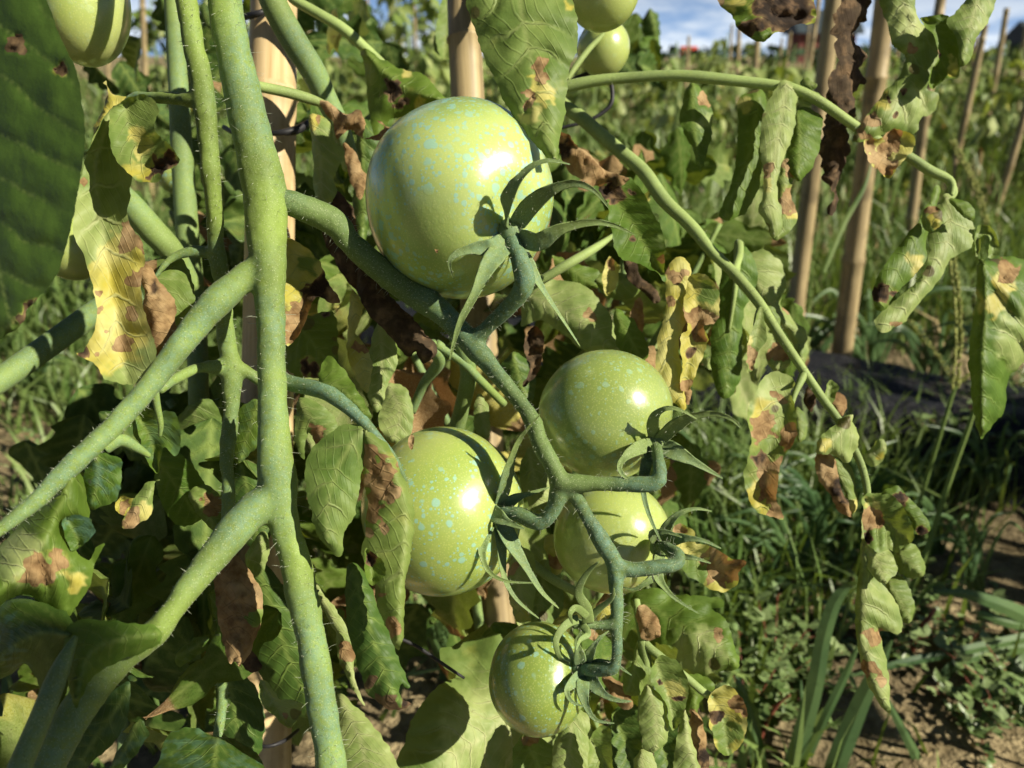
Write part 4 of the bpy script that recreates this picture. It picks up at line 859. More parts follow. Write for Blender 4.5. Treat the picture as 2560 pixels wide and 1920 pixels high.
# leaves around and behind the truss
Lf([(775, 288), (822, 300), (834, 347), (858, 386), (835, 444), (842, 480), (800, 540), (788, 494), (782, 386)], (.285, .28), 'p', p=[(785, 300, 26, 'y'), (797, 300, 9, 'b')], fold=.4)
Lf([(800, 250), (830, 262), (870, 285), (895, 272), (912, 300), (910, 345), (960, 320), (940, 300), (1010, 340), (950, 350), (905, 345), (872, 325), (840, 350), (835, 310), (812, 285)], (.286, .28), 'b', wave=.6, label='small curled dead leaf left of the largest tomato')
Lf([(860, 360), (890, 380), (905, 420), (920, 440), (900, 500), (880, 460), (868, 420)], (.30, .30), 'b')
Lf([(905, 120), (960, 150), (1010, 175), (1060, 185), (1092, 222), (1115, 256), (1060, 262), (1010, 290), (975, 300), (945, 345), (930, 320), (918, 240), (912, 180)], (.31, .30), 'g', p=[(985, 232, 34, 'k'), (1045, 262, 22, 'y'), (1020, 180, 12, 'y')], fold=.5, wave=.35, label='dark green leaf with a round brown hole above the largest tomato')
Lf([(900, 300), (960, 340), (950, 420), (925, 540), (905, 640), (880, 560), (890, 420)], (.34, .34), 'G')
Lf([(705, 610), (720, 596), (756, 612), (795, 648), (818, 700), (852, 752), (838, 760), (790, 745), (765, 796), (735, 856), (708, 850), (700, 740)], (.252, .244), 'y', m=[(712, 605), (750, 690), (760, 780), (725, 852)], p=[(800, 720, 40, 'k'), (770, 770, 40, 'b'), (735, 840, 40, 'b'), (835, 745, 26, 'b'), (720, 800, 30, 'b'), (770, 660, 24, 'g')], fold=-.5, wave=.5, label='yellow and brown curling leaf right of the main stem')
Lf([(712, 760), (760, 790), (830, 780), (845, 850), (840, 930), (800, 945), (745, 940), (708, 900)], (.275, .27), 'g', p=[(780, 925, 26, 'k'), (815, 785, 8, 'k')], fold=.3)
Lf([(895, 660), (930, 690), (975, 740), (1030, 795), (1075, 845), (1092, 870), (1086, 892), (1058, 910), (1040, 880), (1020, 892), (980, 845), (925, 790), (895, 730)], (.258, .25), 'k', m=[(900, 670), (960, 770), (1020, 840), (1070, 890)], p=[(1075, 880, 24, 'y')], fold=.5, wave=.5, label='dark dead leaf hanging under the fruit stalk')
Lf([(820, 470), (880, 520), (900, 640), (930, 740), (880, 720), (830, 640), (800, 560)], (.29, .28), 'k', wave=.4)
Lf([(880, 722), (908, 770), (890, 830), (912, 862), (930, 908), (920, 980), (892, 948), (868, 880), (872, 800)], (.265, .258), 'y', p=[(905, 890, 30, 'p'), (900, 870, 16, 'b')], wave=.5, label='narrow yellow leaf curling below the dead leaf')
Lf([(948, 800), (985, 850), (994, 905), (972, 960), (945, 1030), (918, 985), (920, 890)], (.272, .265), 'p', m=[(948, 805), (955, 900), (940, 1020)], fold=.3, puff=1.4)
Lf([(968, 960), (1015, 976), (1032, 1024), (1028, 1085), (990, 1110), (960, 1090), (945, 1040)], (.28, .275), 'p', m=[(970, 965), (1000, 1030), (985, 1100)], fold=.3, puff=1.3)
Lf([(745, 1000), (800, 1010), (845, 1060), (850, 1110), (800, 1120), (770, 1080), (760, 1150), (740, 1100)], (.262, .26), 'm', p=[(790, 1090, 24, 'b')])
Lf([(1195, 985), (1215, 1000), (1225, 1050), (1220, 1095), (1190, 1080), (1185, 1030)], (.285, .28), 'p')
Lf([(1320, 1120), (1360, 1150), (1375, 1230), (1350, 1290), (1310, 1240), (1300, 1170)], (.285, .28), 'p', fold=.3, puff=1.3)
Lf([(1320, 830), (1345, 815), (1358, 850), (1350, 920), (1320, 960), (1305, 965), (1325, 920), (1312, 880)], (.29, .285), 'k', wave=.6, p=[(1335, 880, 30, 'b')], label='shrivelled brown leaf left of the medium tomato')
Lf([(1280, 880), (1320, 900), (1340, 960), (1320, 1010), (1270, 990), (1250, 930)], (.31, .31), 'G')
# long leaf hanging in front of the stake, top centre
Lf([(1300, -60), (1430, -60), (1432, 0), (1444, 60), (1440, 130), (1420, 175), (1416, 260), (1400, 345), (1390, 406), (1360, 385), (1325, 345), (1268, 268), (1240, 205), (1200, 118), (1184, 60), (1162, 0), (1150, -60)], (.236, .224), 'm', m=[(1295, -60), (1306, 40), (1330, 160), (1350, 270), (1388, 400)], p=[(1345, 165, 20, 'b'), (1356, 195, 18, 'b'), (1323, 235, 16, 'b'), (1320, 260, 12, 'b'), (1350, 230, 34, 'y'), (1330, 290, 30, 'y'), (1420, 15, 12, 'y')], fold=.3, puff=1.3, vs_=1.5, g=8, label='long grey-green leaf with brown lesions hanging in front of the shaded stake')
Lf([(1120, -40), (1170, -40), (1180, 40), (1150, 120), (1110, 150), (1085, 110), (1095, 40)], (.44, .43), 'm')
# right of the largest tomato
Lf([(1395, 335), (1420, 338), (1440, 362), (1468, 380), (1490, 400), (1510, 425), (1548, 436), (1575, 448), (1545, 465), (1500, 468), (1455, 450), (1408, 408)], (.285, .275), 'b', wave=.7, p=[(1410, 370, 26, 'k'), (1530, 455, 14, 'k')], label='curled papery brown leaf right of the largest tomato')
Lf([(1495, 468), (1545, 452), (1575, 446), (1606, 478), (1628, 522), (1650, 563), (1664, 605), (1660, 640), (1664, 702), (1640, 680), (1600, 660), (1550, 645), (1528, 580), (1515, 505)], (.282, .268), 'g', m=[(1520, 470), (1580, 560), (1655, 690)], p=[(1520, 480, 30, 'k'), (1652, 600, 14, 'p'), (1658, 640, 16, 'b'), (1580, 480, 10, 'k'), (1585, 600, 9, 'k')], fold=-.4, wave=.25, label='dark green leaf with pale curled edge beside the sepals')
Lf([(1700, 640), (1725, 660), (1726, 700), (1716, 756), (1720, 800), (1698, 840), (1706, 945), (1714, 1022), (1690, 1012), (1664, 985), (1640, 940), (1644, 850), (1664, 775), (1662, 690), (1675, 655)], (.284, .268), 'y', m=[(1702, 645), (1690, 760), (1676, 880), (1705, 1015)], p=[(1690, 690, 26, 'b'), (1676, 750, 12, 'b'), (1690, 850, 120, 'p')], fold=.25, puff=1.3, label='long pale yellow leaf above the medium tomato')
Lf([(1726, 690), (1762, 686), (1792, 718), (1801, 762), (1788, 806), (1758, 816), (1770, 850), (1748, 908), (1725, 972), (1702, 968), (1706, 910), (1698, 845), (1720, 820), (1708, 762)], (.280, .270), 'y', m=[(1728, 692), (1745, 780), (1725, 880), (1712, 960)], p=[(1745, 795, 36, 'b'), (1778, 798, 14, 'b'), (1748, 830, 22, 'b'), (1725, 880, 12, 'k'), (1715, 965, 20, 'b'), (1770, 730, 26, 'g')], fold=-.4, wave=.4, label='bright yellow leaf with brown dead patch')
Lf([(1702, 965), (1725, 975), (1722, 1010), (1708, 1000)], (.272, .27), 'b')
Lf([(1330, 690), (1400, 700), (1470, 720), (1530, 800), (1552, 885), (1500, 880), (1450, 870), (1400, 830), (1350, 800), (1300, 810)], (.305, .295), 'p', m=[(1320, 740), (1430, 790), (1545, 880)], p=[(1470, 790, 16, 'b'), (1400, 770, 80, 'm')], puff=1.2, label='light green leaf behind the falling sepal')
Lf([(1535, 778), (1560, 782), (1592, 812), (1622, 868), (1605, 905), (1560, 888), (1540, 850)], (.29, .285), 'g', fold=.4)
Lf([(1380, 640), (1440, 660), (1500, 680), (1490, 720), (1420, 710)], (.32, .32), 'g')
Lf([(1480, 700), (1530, 680), (1600, 700), (1590, 740), (1530, 745)], (.32, .32), 'm')
Lf([(1520, 640), (1545, 665), (1540, 720), (1515, 740), (1505, 700)], (.31, .31), 'y', p=[(1530, 660, 14, 'b')])
Lf([(1560, 650), (1590, 655), (1600, 690), (1625, 710), (1650, 740), (1640, 760), (1600, 725), (1570, 700)], (.305, .30), 'k', wave=.6)
Lf([(1585, 760), (1600, 740), (1612, 800), (1590, 850), (1575, 800)], (.32, .32), 'b')
Lf([(1600, 880), (1640, 870), (1640, 950), (1610, 940)], (.30, .30), 'b', p=[(1620, 890, 30, 'y')])
# below: leaves round the lower fruit
Lf([(1575, 1495), (1630, 1470), (1692, 1486), (1757, 1490), (1798, 1492), (1808, 1515), (1778, 1522), (1812, 1548), (1832, 1600), (1846, 1662), (1800, 1678), (1740, 1686), (1694, 1656), (1688, 1618), (1628, 1600), (1600, 1548)], (.285, .270), 'g', m=[(1582, 1500), (1700, 1560), (1842, 1660)], p=[(1740, 1640, 70, 'p'), (1800, 1590, 16, 'b'), (1650, 1500, 40, 'm')], fold=.3, puff=1.6, vs_=1.15, pn=.25, serr=3, label='broad ribbed green leaf right of the lowest fruit')  # pale patch stands in for sun on the lower half
Lf([(1592, 1520), (1620, 1518), (1648, 1555), (1650, 1590), (1625, 1600), (1600, 1590)], (.262, .258), 'b', wave=.5, p=[(1640, 1570, 22, 'y')])
Lf([(1515, 1480), (1540, 1490), (1530, 1560), (1500, 1590), (1480, 1540)], (.272, .27), 'y', p=[(1510, 1500, 20, 'b')])
Lf([(1592, 1604), (1624, 1612), (1628, 1676), (1604, 1734), (1566, 1734), (1556, 1692), (1580, 1660)], (.262, .258), 'm', fold=.4)
Lf([(1638, 1650), (1672, 1642), (1704, 1668), (1720, 1712), (1716, 1764), (1686, 1826), (1670, 1808), (1664, 1756), (1626, 1706)], (.256, .250), 'm', p=[(1648, 1705, 8, 'k'), (1700, 1745, 12, 'k'), (1690, 1720, 26, 'y')], fold=-.35, label='cupped yellow-green leaf with dark spots')
Lf([(1618, 1710), (1655, 1742), (1670, 1788), (1669, 1842), (1640, 1878), (1610, 1868), (1600, 1806), (1600, 1756)], (.252, .246), 'p', m=[(1618, 1712), (1640, 1790), (1640, 1874)], fold=.4, puff=1.3, label='pale green leaf curling under at bottom centre')
Lf([(1714, 1775), (1732, 1850), (1752, 1950), (1690, 1950), (1684, 1910), (1690, 1850)], (.256, .25), 'p', fold=.4)
Lf([(1600, 1870), (1630, 1885), (1645, 1960), (1600, 1980), (1585, 1920)], (.256, .25), 'p', fold=.3)
Lf([(1476, 1850), (1500, 1815), (1525, 1820), (1530, 1880), (1535, 1960), (1490, 1960), (1470, 1900)], (.254, .248), 'm', fold=-.5)
Lf([(1530, 1780), (1590, 1760), (1605, 1830), (1600, 1940), (1540, 1940), (1525, 1850)], (.29, .285), 'G')
Lf([(1640, 1820), (1690, 1800), (1695, 1880), (1680, 1960), (1640, 1960)], (.285, .28), 'G')
Lf([(1726, 1780), (1755, 1800), (1765, 1860), (1775, 1910), (1750, 1940), (1730, 1880)], (.266, .262), 'b', wave=.6, p=[(1760, 1890, 24, 'k')])
Lf([(1505, 1690), (1540, 1700), (1575, 1730), (1580, 1770), (1550, 1770), (1530, 1740)], (.275, .27), 'b', wave=.6)
Lf([(1775, 1736), (1814, 1712), (1846, 1732), (1866, 1776), (1864, 1830), (1842, 1878), (1802, 1884), (1778, 1830), (1772, 1780)], (.262, .256), 'y', m=[(1778, 1738), (1810, 1800), (1820, 1880)], p=[(1852, 1760, 26, 'b'), (1790, 1790, 20, 'k'), (1810, 1840, 40, 'g')], fold=-.4, wave=.35, label='yellow-green leaf with browning rim at bottom right of the truss')
Lf([(1712, 1690), (1745, 1685), (1780, 1700), (1790, 1722), (1760, 1740), (1740, 1790), (1718, 1780), (1710, 1730)], (.274, .268), 'g', p=[(1735, 1790, 14, 'b')])
Lf([(1682, 1322), (1714, 1312), (1738, 1332), (1740, 1360), (1780, 1364), (1824, 1394), (1868, 1404), (1848, 1432), (1838, 1464), (1802, 1480), (1757, 1462), (1704, 1418)], (.272, .262), 'y', m=[(1690, 1330), (1760, 1410), (1860, 1410)], p=[(1800, 1420, 46, 'b'), (1850, 1415, 26, 'b'), (1700, 1325, 22, 'b'), (1730, 1425, 40, 'g')], fold=-.35, wave=.35, label='yellow leaf with brown shrivelled tip right of the plain tomato')
Lf([(1360, 1400), (1400, 1430), (1410, 1500), (1380, 1560), (1330, 1580), (1310, 1500), (1330, 1440)], (.30, .29), 'm')
Lf([(1280, 1370), (1330, 1380), (1340, 1450), (1330, 1540), (1300, 1570), (1270, 1480)], (.285, .28), 'p', p=[(1300, 1520, 30, 'y'), (1280, 1420, 20, 'b')])
Lf([(1360, 1350), (1400, 1340), (1410, 1420), (1380, 1430)], (.29, .29), 'y', p=[(1385, 1400, 22, 'b')])
Lf([(1230, 1560), (1290, 1560), (1300, 1610), (1250, 1650), (1180, 1660), (1200, 1600)], (.30, .30), 'g')

# ------------------------------------------------------------ second tomato plant, at right
plant2 = thing('tomato_plant', 'tomato plant at right with long drooping leaf stalks and half-dead leaflets', 'tomato plant', Vector((0.08, 0.55, 0)))
ST1 = stalk('leaf_stalk', [(1330, 190, .33, 34), (1407, 262, .325, 36), (1454, 295, .32, 36), (1496, 332, .318, 36), (1550, 378, .315, 36), (1608, 428, .312, 36), (1658, 498, .308, 36), (1712, 550, .305, 33), (1740, 580, .303, 33), (1782, 632, .30, 28), (1830, 678, .298, 28), (1872, 725, .296, 28), (1905, 768, .294, 27), (1936, 818, .292, 25), (1983, 888, .29, 23), (2014, 934, .289, 22), (2056, 996, .288, 22), (2095, 1048, .287, 20), (2133, 1118, .286, 20), (2156, 1171, .286, 19), (2168, 1233, .286, 19), (2163, 1300, .286, 14)], 'stalk', plant2, 500)
ST2 = stalk('leaf_stalk', [(1360, 230, .315, 28), (1419, 216, .314, 30), (1496, 201, .312, 28), (1589, 193, .31, 27), (1666, 189, .308, 27), (1743, 192, .306, 30), (1859, 204, .304, 27), (1936, 214, .302, 27), (1994, 226, .30, 26), (2056, 258, .30, 26), (2130, 310, .302, 25), (2200, 355, .303, 25), (2272, 392, .304, 25), (2322, 425, .304, 26), (2362, 444, .304, 24), (2380, 462, .303, 20), (2378, 490, .302, 12)], 'stalk', plant2, 400)
stalk('leaf_stalk', [(2010, 935, .289, 22), (1998, 960, .287, 18), (1985, 990, .285, 14), (1975, 1030, .284, 10)], 'stalk', ST1)
stalk('leaf_stalk', [(1905, 768, .294, 22), (1895, 790, .292, 18), (1885, 830, .29, 8)], 'stalk', ST1)
stalk('leaf_stalk', [(1830, 690, .30, 20), (1848, 640, .31, 20), (1846, 612, .315, 22), (1838, 720, .312, 14), (1822, 830, .312, 8)], 'stalk', ST1)
stalk('leaf_stalk', [(2370, 446, .304, 22), (2385, 480, .303, 18), (2372, 500, .302, 12)], 'stalk', ST2)
A1 = lambda *a, **k: leaf(ST1, *a, name='leaflet', **k)
A2 = lambda *a, **k: leaf(ST2, *a, name='leaflet', **k)
A1([(1988, 958), (1966, 935), (1934, 929), (1908, 943), (1890, 978), (1870, 1018), (1868, 1064), (1880, 1104), (1862, 1172), (1866, 1226), (1884, 1270), (1912, 1285), (1958, 1300), (1942, 1252), (1946, 1200), (1955, 1150), (1988, 1100), (1992, 1044), (1978, 986)], (.284, .272), 'm', m=[(1986, 962), (1950, 1060), (1915, 1160), (1905, 1280)], p=[(1905, 1070, 36, 'b'), (1935, 985, 14, 'b'), (1950, 1000, 16, 'b'), (1975, 1090, 34, 'b'), (1930, 1190, 44, 'b'), (1895, 1140, 24, 'k'), (1940, 1250, 40, 'b'), (1900, 1030, 30, 'y'), (1880, 1240, 30, 'y'), (1905, 1270, 26, 'y'), (1930, 960, 70, 'p')], fold=-.35, wave=.5, label='large half-dead leaflet, green above and brown below')
A1([(2134, 1034), (2132, 1050), (2142, 1075), (2142, 1114), (2120, 1153), (2080, 1137), (2040, 1133), (2048, 1098), (2072, 1074), (2102, 1047)], (.282, .276), 'p', fold=.4, puff=1.4, p=[(2060, 1115, 16, 'y')], label='pale leaflet drooping from the stalk end')
A1([(2042, 1135), (2080, 1140), (2095, 1180), (2105, 1225), (2130, 1290), (2095, 1275), (2070, 1230), (2040, 1180)], (.284, .28), 'b', wave=.6, p=[(2100, 1230, 30, 'k')])
A1([(2080, 1140), (2120, 1155), (2135, 1190), (2145, 1260), (2120, 1290), (2110, 1230), (2085, 1180)], (.288, .284), 'm', p=[(2130, 1270, 24, 'y')])
A1([(2154, 1144), (2176, 1122), (2198, 1093), (2218, 1118), (2206, 1152), (2182, 1164)], (.286, .282), 'p', p=[(2200, 1140, 12, 'y')], label='tiny pale leaflet standing off the stalk')
A1([(2014, 975), (2035, 965), (2042, 990), (2030, 1030), (2010, 1010)], (.298, .30), 'k', wave=.6)
A1([(2058, 990), (2075, 948), (2094, 965), (2085, 1000), (2070, 1020)], (.298, .30), 'm')
A1([(2070, 990), (2100, 980), (2116, 1010), (2105, 1040), (2080, 1030)], (.30, .30), 'b', p=[(2100, 1000, 16, 'y')])
A1([(1990, 1020), (2015, 1040), (2018, 1080), (2000, 1105), (1985, 1070)], (.288, .284), 'm', fold=.5)
A1([(1905, 768), (1912, 800), (1915, 850), (1895, 880), (1880, 925), (1868, 915), (1870, 860), (1885, 810)], (.290, .284), 'm', p=[(1880, 895, 30, 'b'), (1872, 855, 14, 'y')], label='small drooping leaflet with brown tip')
A1([(1915, 770), (1935, 768), (1950, 800), (1945, 835), (1930, 810)], (.296, .296), 'm')
A1([(1848, 615), (1880, 640), (1895, 700), (1860, 780), (1855, 860), (1850, 950), (1815, 1000), (1785, 960), (1775, 860), (1795, 780), (1800, 700), (1820, 640)], (.315, .31), 'g', m=[(1848, 620), (1835, 740), (1815, 990)], fold=.35, puff=1.2, label='long dark leaflet in shade behind the stalk')
A1([(1850, 660), (1900, 625), (1950, 650), (1965, 710), (1955, 760), (1985, 800), (2015, 830), (2020, 880), (2000, 920), (1975, 850), (1940, 800), (1890, 760)], (.32, .315), 'p', m=[(1855, 665), (1920, 740), (2005, 910)], p=[(1975, 770, 16, 'b')], puff=1.4, label='pale grey-green leaf striped by shadow behind the stalk')
A1([(1930, 850), (1960, 860), (1975, 910), (1940, 930), (1915, 900)], (.32, .32), 'p', p=[(1945, 880, 24, 'b')])
# drooping end leaf
A1([(2160, 1240), (2200, 1236), (2236, 1244), (2262, 1275), (2276, 1302), (2284, 1348), (2246, 1378), (2215, 1374), (2190, 1380), (2160, 1340)], (.284, .274), 'm', m=[(2164, 1250), (2220, 1310), (2270, 1350)], p=[(2175, 1300, 26, 'b'), (2190, 1270, 24, 'y'), (2165, 1345, 16, 'k')], fold=-.3, puff=2.2)
A1([(2162, 1360), (2180, 1354), (2214, 1366), (2238, 1398), (2240, 1430), (2212, 1460), (2180, 1440), (2165, 1400)], (.28, .272), 'p', puff=2.0, fold=.3)
A1([(2158, 1290), (2150, 1400), (2142, 1470), (2138, 1547), (2146, 1630), (2172, 1715), (2222, 1784), (2224, 1730), (2216, 1650), (2200, 1580), (2250, 1584), (2254, 1545), (2230, 1490), (2195, 1440), (2175, 1380)], (.282, .268), 'p', m=[(2160, 1300), (2160, 1480), (2165, 1620), (2220, 1780)], p=[(2185, 1590, 22, 'b'), (2172, 1670, 20, 'b'), (2150, 1560, 40, 'g'), (2150, 1440, 40, 'g'), (2200, 1700, 20, 'b')], fold=.4, puff=2.0, label='long folded leaf hanging point-down at lower right')
A1([(2195, 1235), (2240, 1216), (2270, 1240), (2318, 1300), (2320, 1330), (2290, 1335), (2270, 1290), (2235, 1255)], (.292, .288), 'g', p=[(2250, 1245, 20, 'k'), (2305, 1330, 18, 'k')], fold=.3)
A1([(2240, 1378), (2285, 1362), (2312, 1410), (2308, 1440), (2270, 1445), (2240, 1420)], (.292, .288), 'm', puff=1.5)
A1([(2215, 1450), (2260, 1445), (2285, 1510), (2278, 1555), (2250, 1555), (2225, 1500)], (.292, .286), 'm', puff=1.5)
# upper stalk leaflets
A2([(1950, 206), (1985, 206), (1992, 250), (1984, 328), (1962, 386), (1942, 462), (1958, 556), (1932, 594), (1918, 560), (1898, 522), (1908, 482), (1906, 416), (1898, 366), (1906, 300), (1922, 250)], (.298, .286), 'p', m=[(1968, 210), (1945, 350), (1922, 470), (1930, 588)], p=[(1915, 425, 22, 'b'), (1912, 455, 16, 'y')], fold=.35, puff=1.4, label='narrow pale leaflet hanging from the upper stalk')
A2([(1990, 276), (2028, 270), (2056, 300), (2052, 350), (2036, 405), (2008, 446), (1990, 452), (1965, 410), (1975, 340)], (.300, .292), 'g', fold=.45, puff=1.4)
A2([(1960, 400), (1990, 395), (1996, 430), (1975, 470), (1985, 510), (1992, 545), (1975, 580), (1945, 600), (1930, 590), (1948, 540), (1942, 470)], (.296, .288), 'm', p=[(1975, 420, 24, 'b'), (1978, 500, 30, 'b'), (1985, 540, 18, 'y')], fold=.4, wave=.4, label='leaflet with rusty orange dead margin')
A2([(1895, 222), (1846, 248), (1846, 309), (1840, 386), (1832, 444), (1810, 500), (1800, 550), (1860, 534), (1898, 463), (1912, 347), (1918, 250)], (.310, .30), 'g', m=[(1895, 226), (1875, 380), (1806, 545)], p=[(1855, 260, 26, 'y')], fold=.35, label='long dark green leaflet in shade under the upper stalk')
A2([(1730, 206), (1710, 238), (1700, 300), (1716, 347), (1736, 386), (1751, 430), (1766, 386), (1780, 340), (1780, 278), (1758, 230)], (.318, .312), 'g', m=[(1732, 208), (1735, 310), (1751, 426)], p=[(1762, 250, 18, 'b'), (1770, 300, 20, 'p')], fold=.5, label='small hanging leaflet alone under the upper stalk')
A2([(2000, 232), (2040, 230), (2048, 250), (2020, 262), (1998, 255)], (.302, .30), 'p')
A2([(2000, 205), (2020, 196), (2042, 210), (2030, 226), (2005, 222)], (.305, .303), 'm')
A2([(2140, -30), (2175, -10), (2168, 40), (2145, 62), (2130, 100), (2165, 135), (2150, 170), (2162, 205), (2135, 240), (2140, 290), (2120, 330), (2125, 380), (2105, 430), (2092, 470), (2098, 500), (2082, 540), (2066, 525), (2078, 490), (2060, 440), (2050, 390), (2056, 330), (2062, 280), (2068, 230), (2076, 180), (2095, 150), (2085, 100), (2080, 60), (2100, 10), (2105, -30)], (.314, .308), 'k', m=[(2130, -20), (2122, 140), (2100, 290), (2082, 530)], p=[(2118, 55, 12, 'y'), (2130, 140, 20, 'b'), (2110, 390, 24, 'b'), (2135, 235, 14, 'b')], fold=.5, wave=.8, serr=5, label='black-brown shrivelled leaf twisted like rope')
A2([(2240, -60), (2290, -40), (2286, 0), (2300, 50), (2342, 96), (2344, 154), (2318, 222), (2344, 234), (2338, 278), (2302, 298), (2282, 334), (2228, 326), (2178, 348), (2130, 352), (2168, 288), (2208, 232), (2250, 186), (2262, 144), (2234, 116), (2218, 58), (2198, 0), (2195, -50)], (.308, .298), 'm', m=[(2240, -50), (2280, 90), (2250, 240), (2140, 350)], p=[(2180, 300, 26, 'b'), (2160, 335, 22, 'b'), (2205, 250, 20, 'y'), (2278, 120, 14, 'b'), (2241, 285, 9, 'k'), (2258, 228, 7, 'k'), (2224, 250, 6, 'k'), (2270, 60, 60, 'p'), (2275, 270, 50, 'p')], fold=.3, puff=1.7, label='broad lobed grey-green leaf with brown margin at upper right')
A2([(2298, 48), (2330, 38), (2364, 38), (2398, 72), (2406, 130), (2394, 188), (2365, 196), (2330, 222), (2325, 180), (2345, 150), (2335, 90)], (.303, .300), 'g', fold=-.4, puff=1.4, p=[(2345, 135, 8, 'k'), (2385, 165, 24, 'y')])
A2([(2160, 352), (2196, 345), (2240, 322), (2288, 344), (2282, 378), (2252, 410), (2226, 444), (2202, 432), (2172, 402)], (.296, .292), 'y', m=[(2240, 326), (2215, 380), (2222, 440)], p=[(2205, 385, 44, 'b'), (2230, 350, 30, 'b')], fold=-.4, wave=.3, label='orange and yellow curled leaf tip in sun')
A2([(1900, -60), (1790, -40), (1794, 8), (1828, 34), (1842, 70), (1870, 92), (1908, 104), (1938, 82), (1966, 78), (1990, 62), (2034, 56), (2038, 20), (2010, -50)], (.27, .262), 'g', m=[(1900, -60), (1900, 0), (1905, 100)], p=[(1960, 20, 70, 'k'), (1985, 50, 34, 'b'), (1800, 5, 20, 'b'), (1870, 80, 40, 'k'), (1835, 10, 26, 'y')], wave=.5, fold=.3, label='dark half-dead leaf hanging in from the top edge')
A2([(2460, -50), (2495, -30), (2475, 45), (2445, 90), (2425, 150), (2400, 168), (2392, 100), (2365, 50), (2400, 20), (2430, -20)], (.30, .29), 'm', fold=.4, puff=1.5, p=[(2440, 40, 50, 'p')], label='leaf at the top edge near the right corner')
A2([(2350, 462), (2332, 474), (2304, 540), (2276, 580), (2230, 634), (2196, 690), (2180, 730), (2188, 768), (2212, 772), (2246, 728), (2285, 692), (2314, 650), (2318, 580), (2340, 520)], (.292, .28), 'g', m=[(2345, 468), (2270, 620), (2192, 765)], p=[(2200, 735, 30, 'k'), (2290, 660, 30, 'y')], fold=.4, label='dark green leaf folded lengthwise at right')
A2([(2370, 484), (2412, 530), (2436, 570), (2428, 618), (2378, 648), (2340, 712), (2298, 754), (2266, 802), (2234, 820), (2204, 836), (2186, 808), (2210, 775), (2264, 728), (2312, 676), (2322, 616), (2322, 560), (2345, 510)], (.298, .284), 'p', m=[(2368, 488), (2370, 600), (2300, 720), (2206, 832)], p=[(2240, 812, 12, 'b')], fold=.3, puff=1.5, label='pale ribbed leaf hanging behind the folded dark leaf')
A2([(2304, 540), (2318, 515), (2350, 520), (2354, 560), (2330, 578), (2308, 572)], (.285, .282), 'm', p=[(2325, 520, 16, 'b'), (2335, 555, 20, 'y')])
A2([(2372, 500), (2410, 502), (2434, 520), (2432, 550), (2405, 540)], (.29, .288), 'g')
A2([(2446, 590), (2452, 646), (2496, 640), (2560, 650), (2640, 700), (2640, 860), (2560, 908), (2520, 948), (2512, 1024), (2478, 1064), (2453, 1098), (2440, 1062), (2428, 986), (2424, 870), (2442, 716)], (.302, .294), 'g', m=[(2450, 600), (2462, 760), (2455, 920), (2453, 1090)], p=[(2520, 680, 30, 'b'), (2480, 760, 40, 'y'), (2560, 850, 70, 'p'), (2510, 720, 30, 'y')], fold=.6, puff=2.2, label='bright green puckered leaf cut by the right edge')
A2([(2442, 640), (2440, 570), (2470, 565), (2492, 590), (2496, 630), (2470, 645), (2475, 600), (2455, 590)], (.30, .298), 'm', fold=-.6)

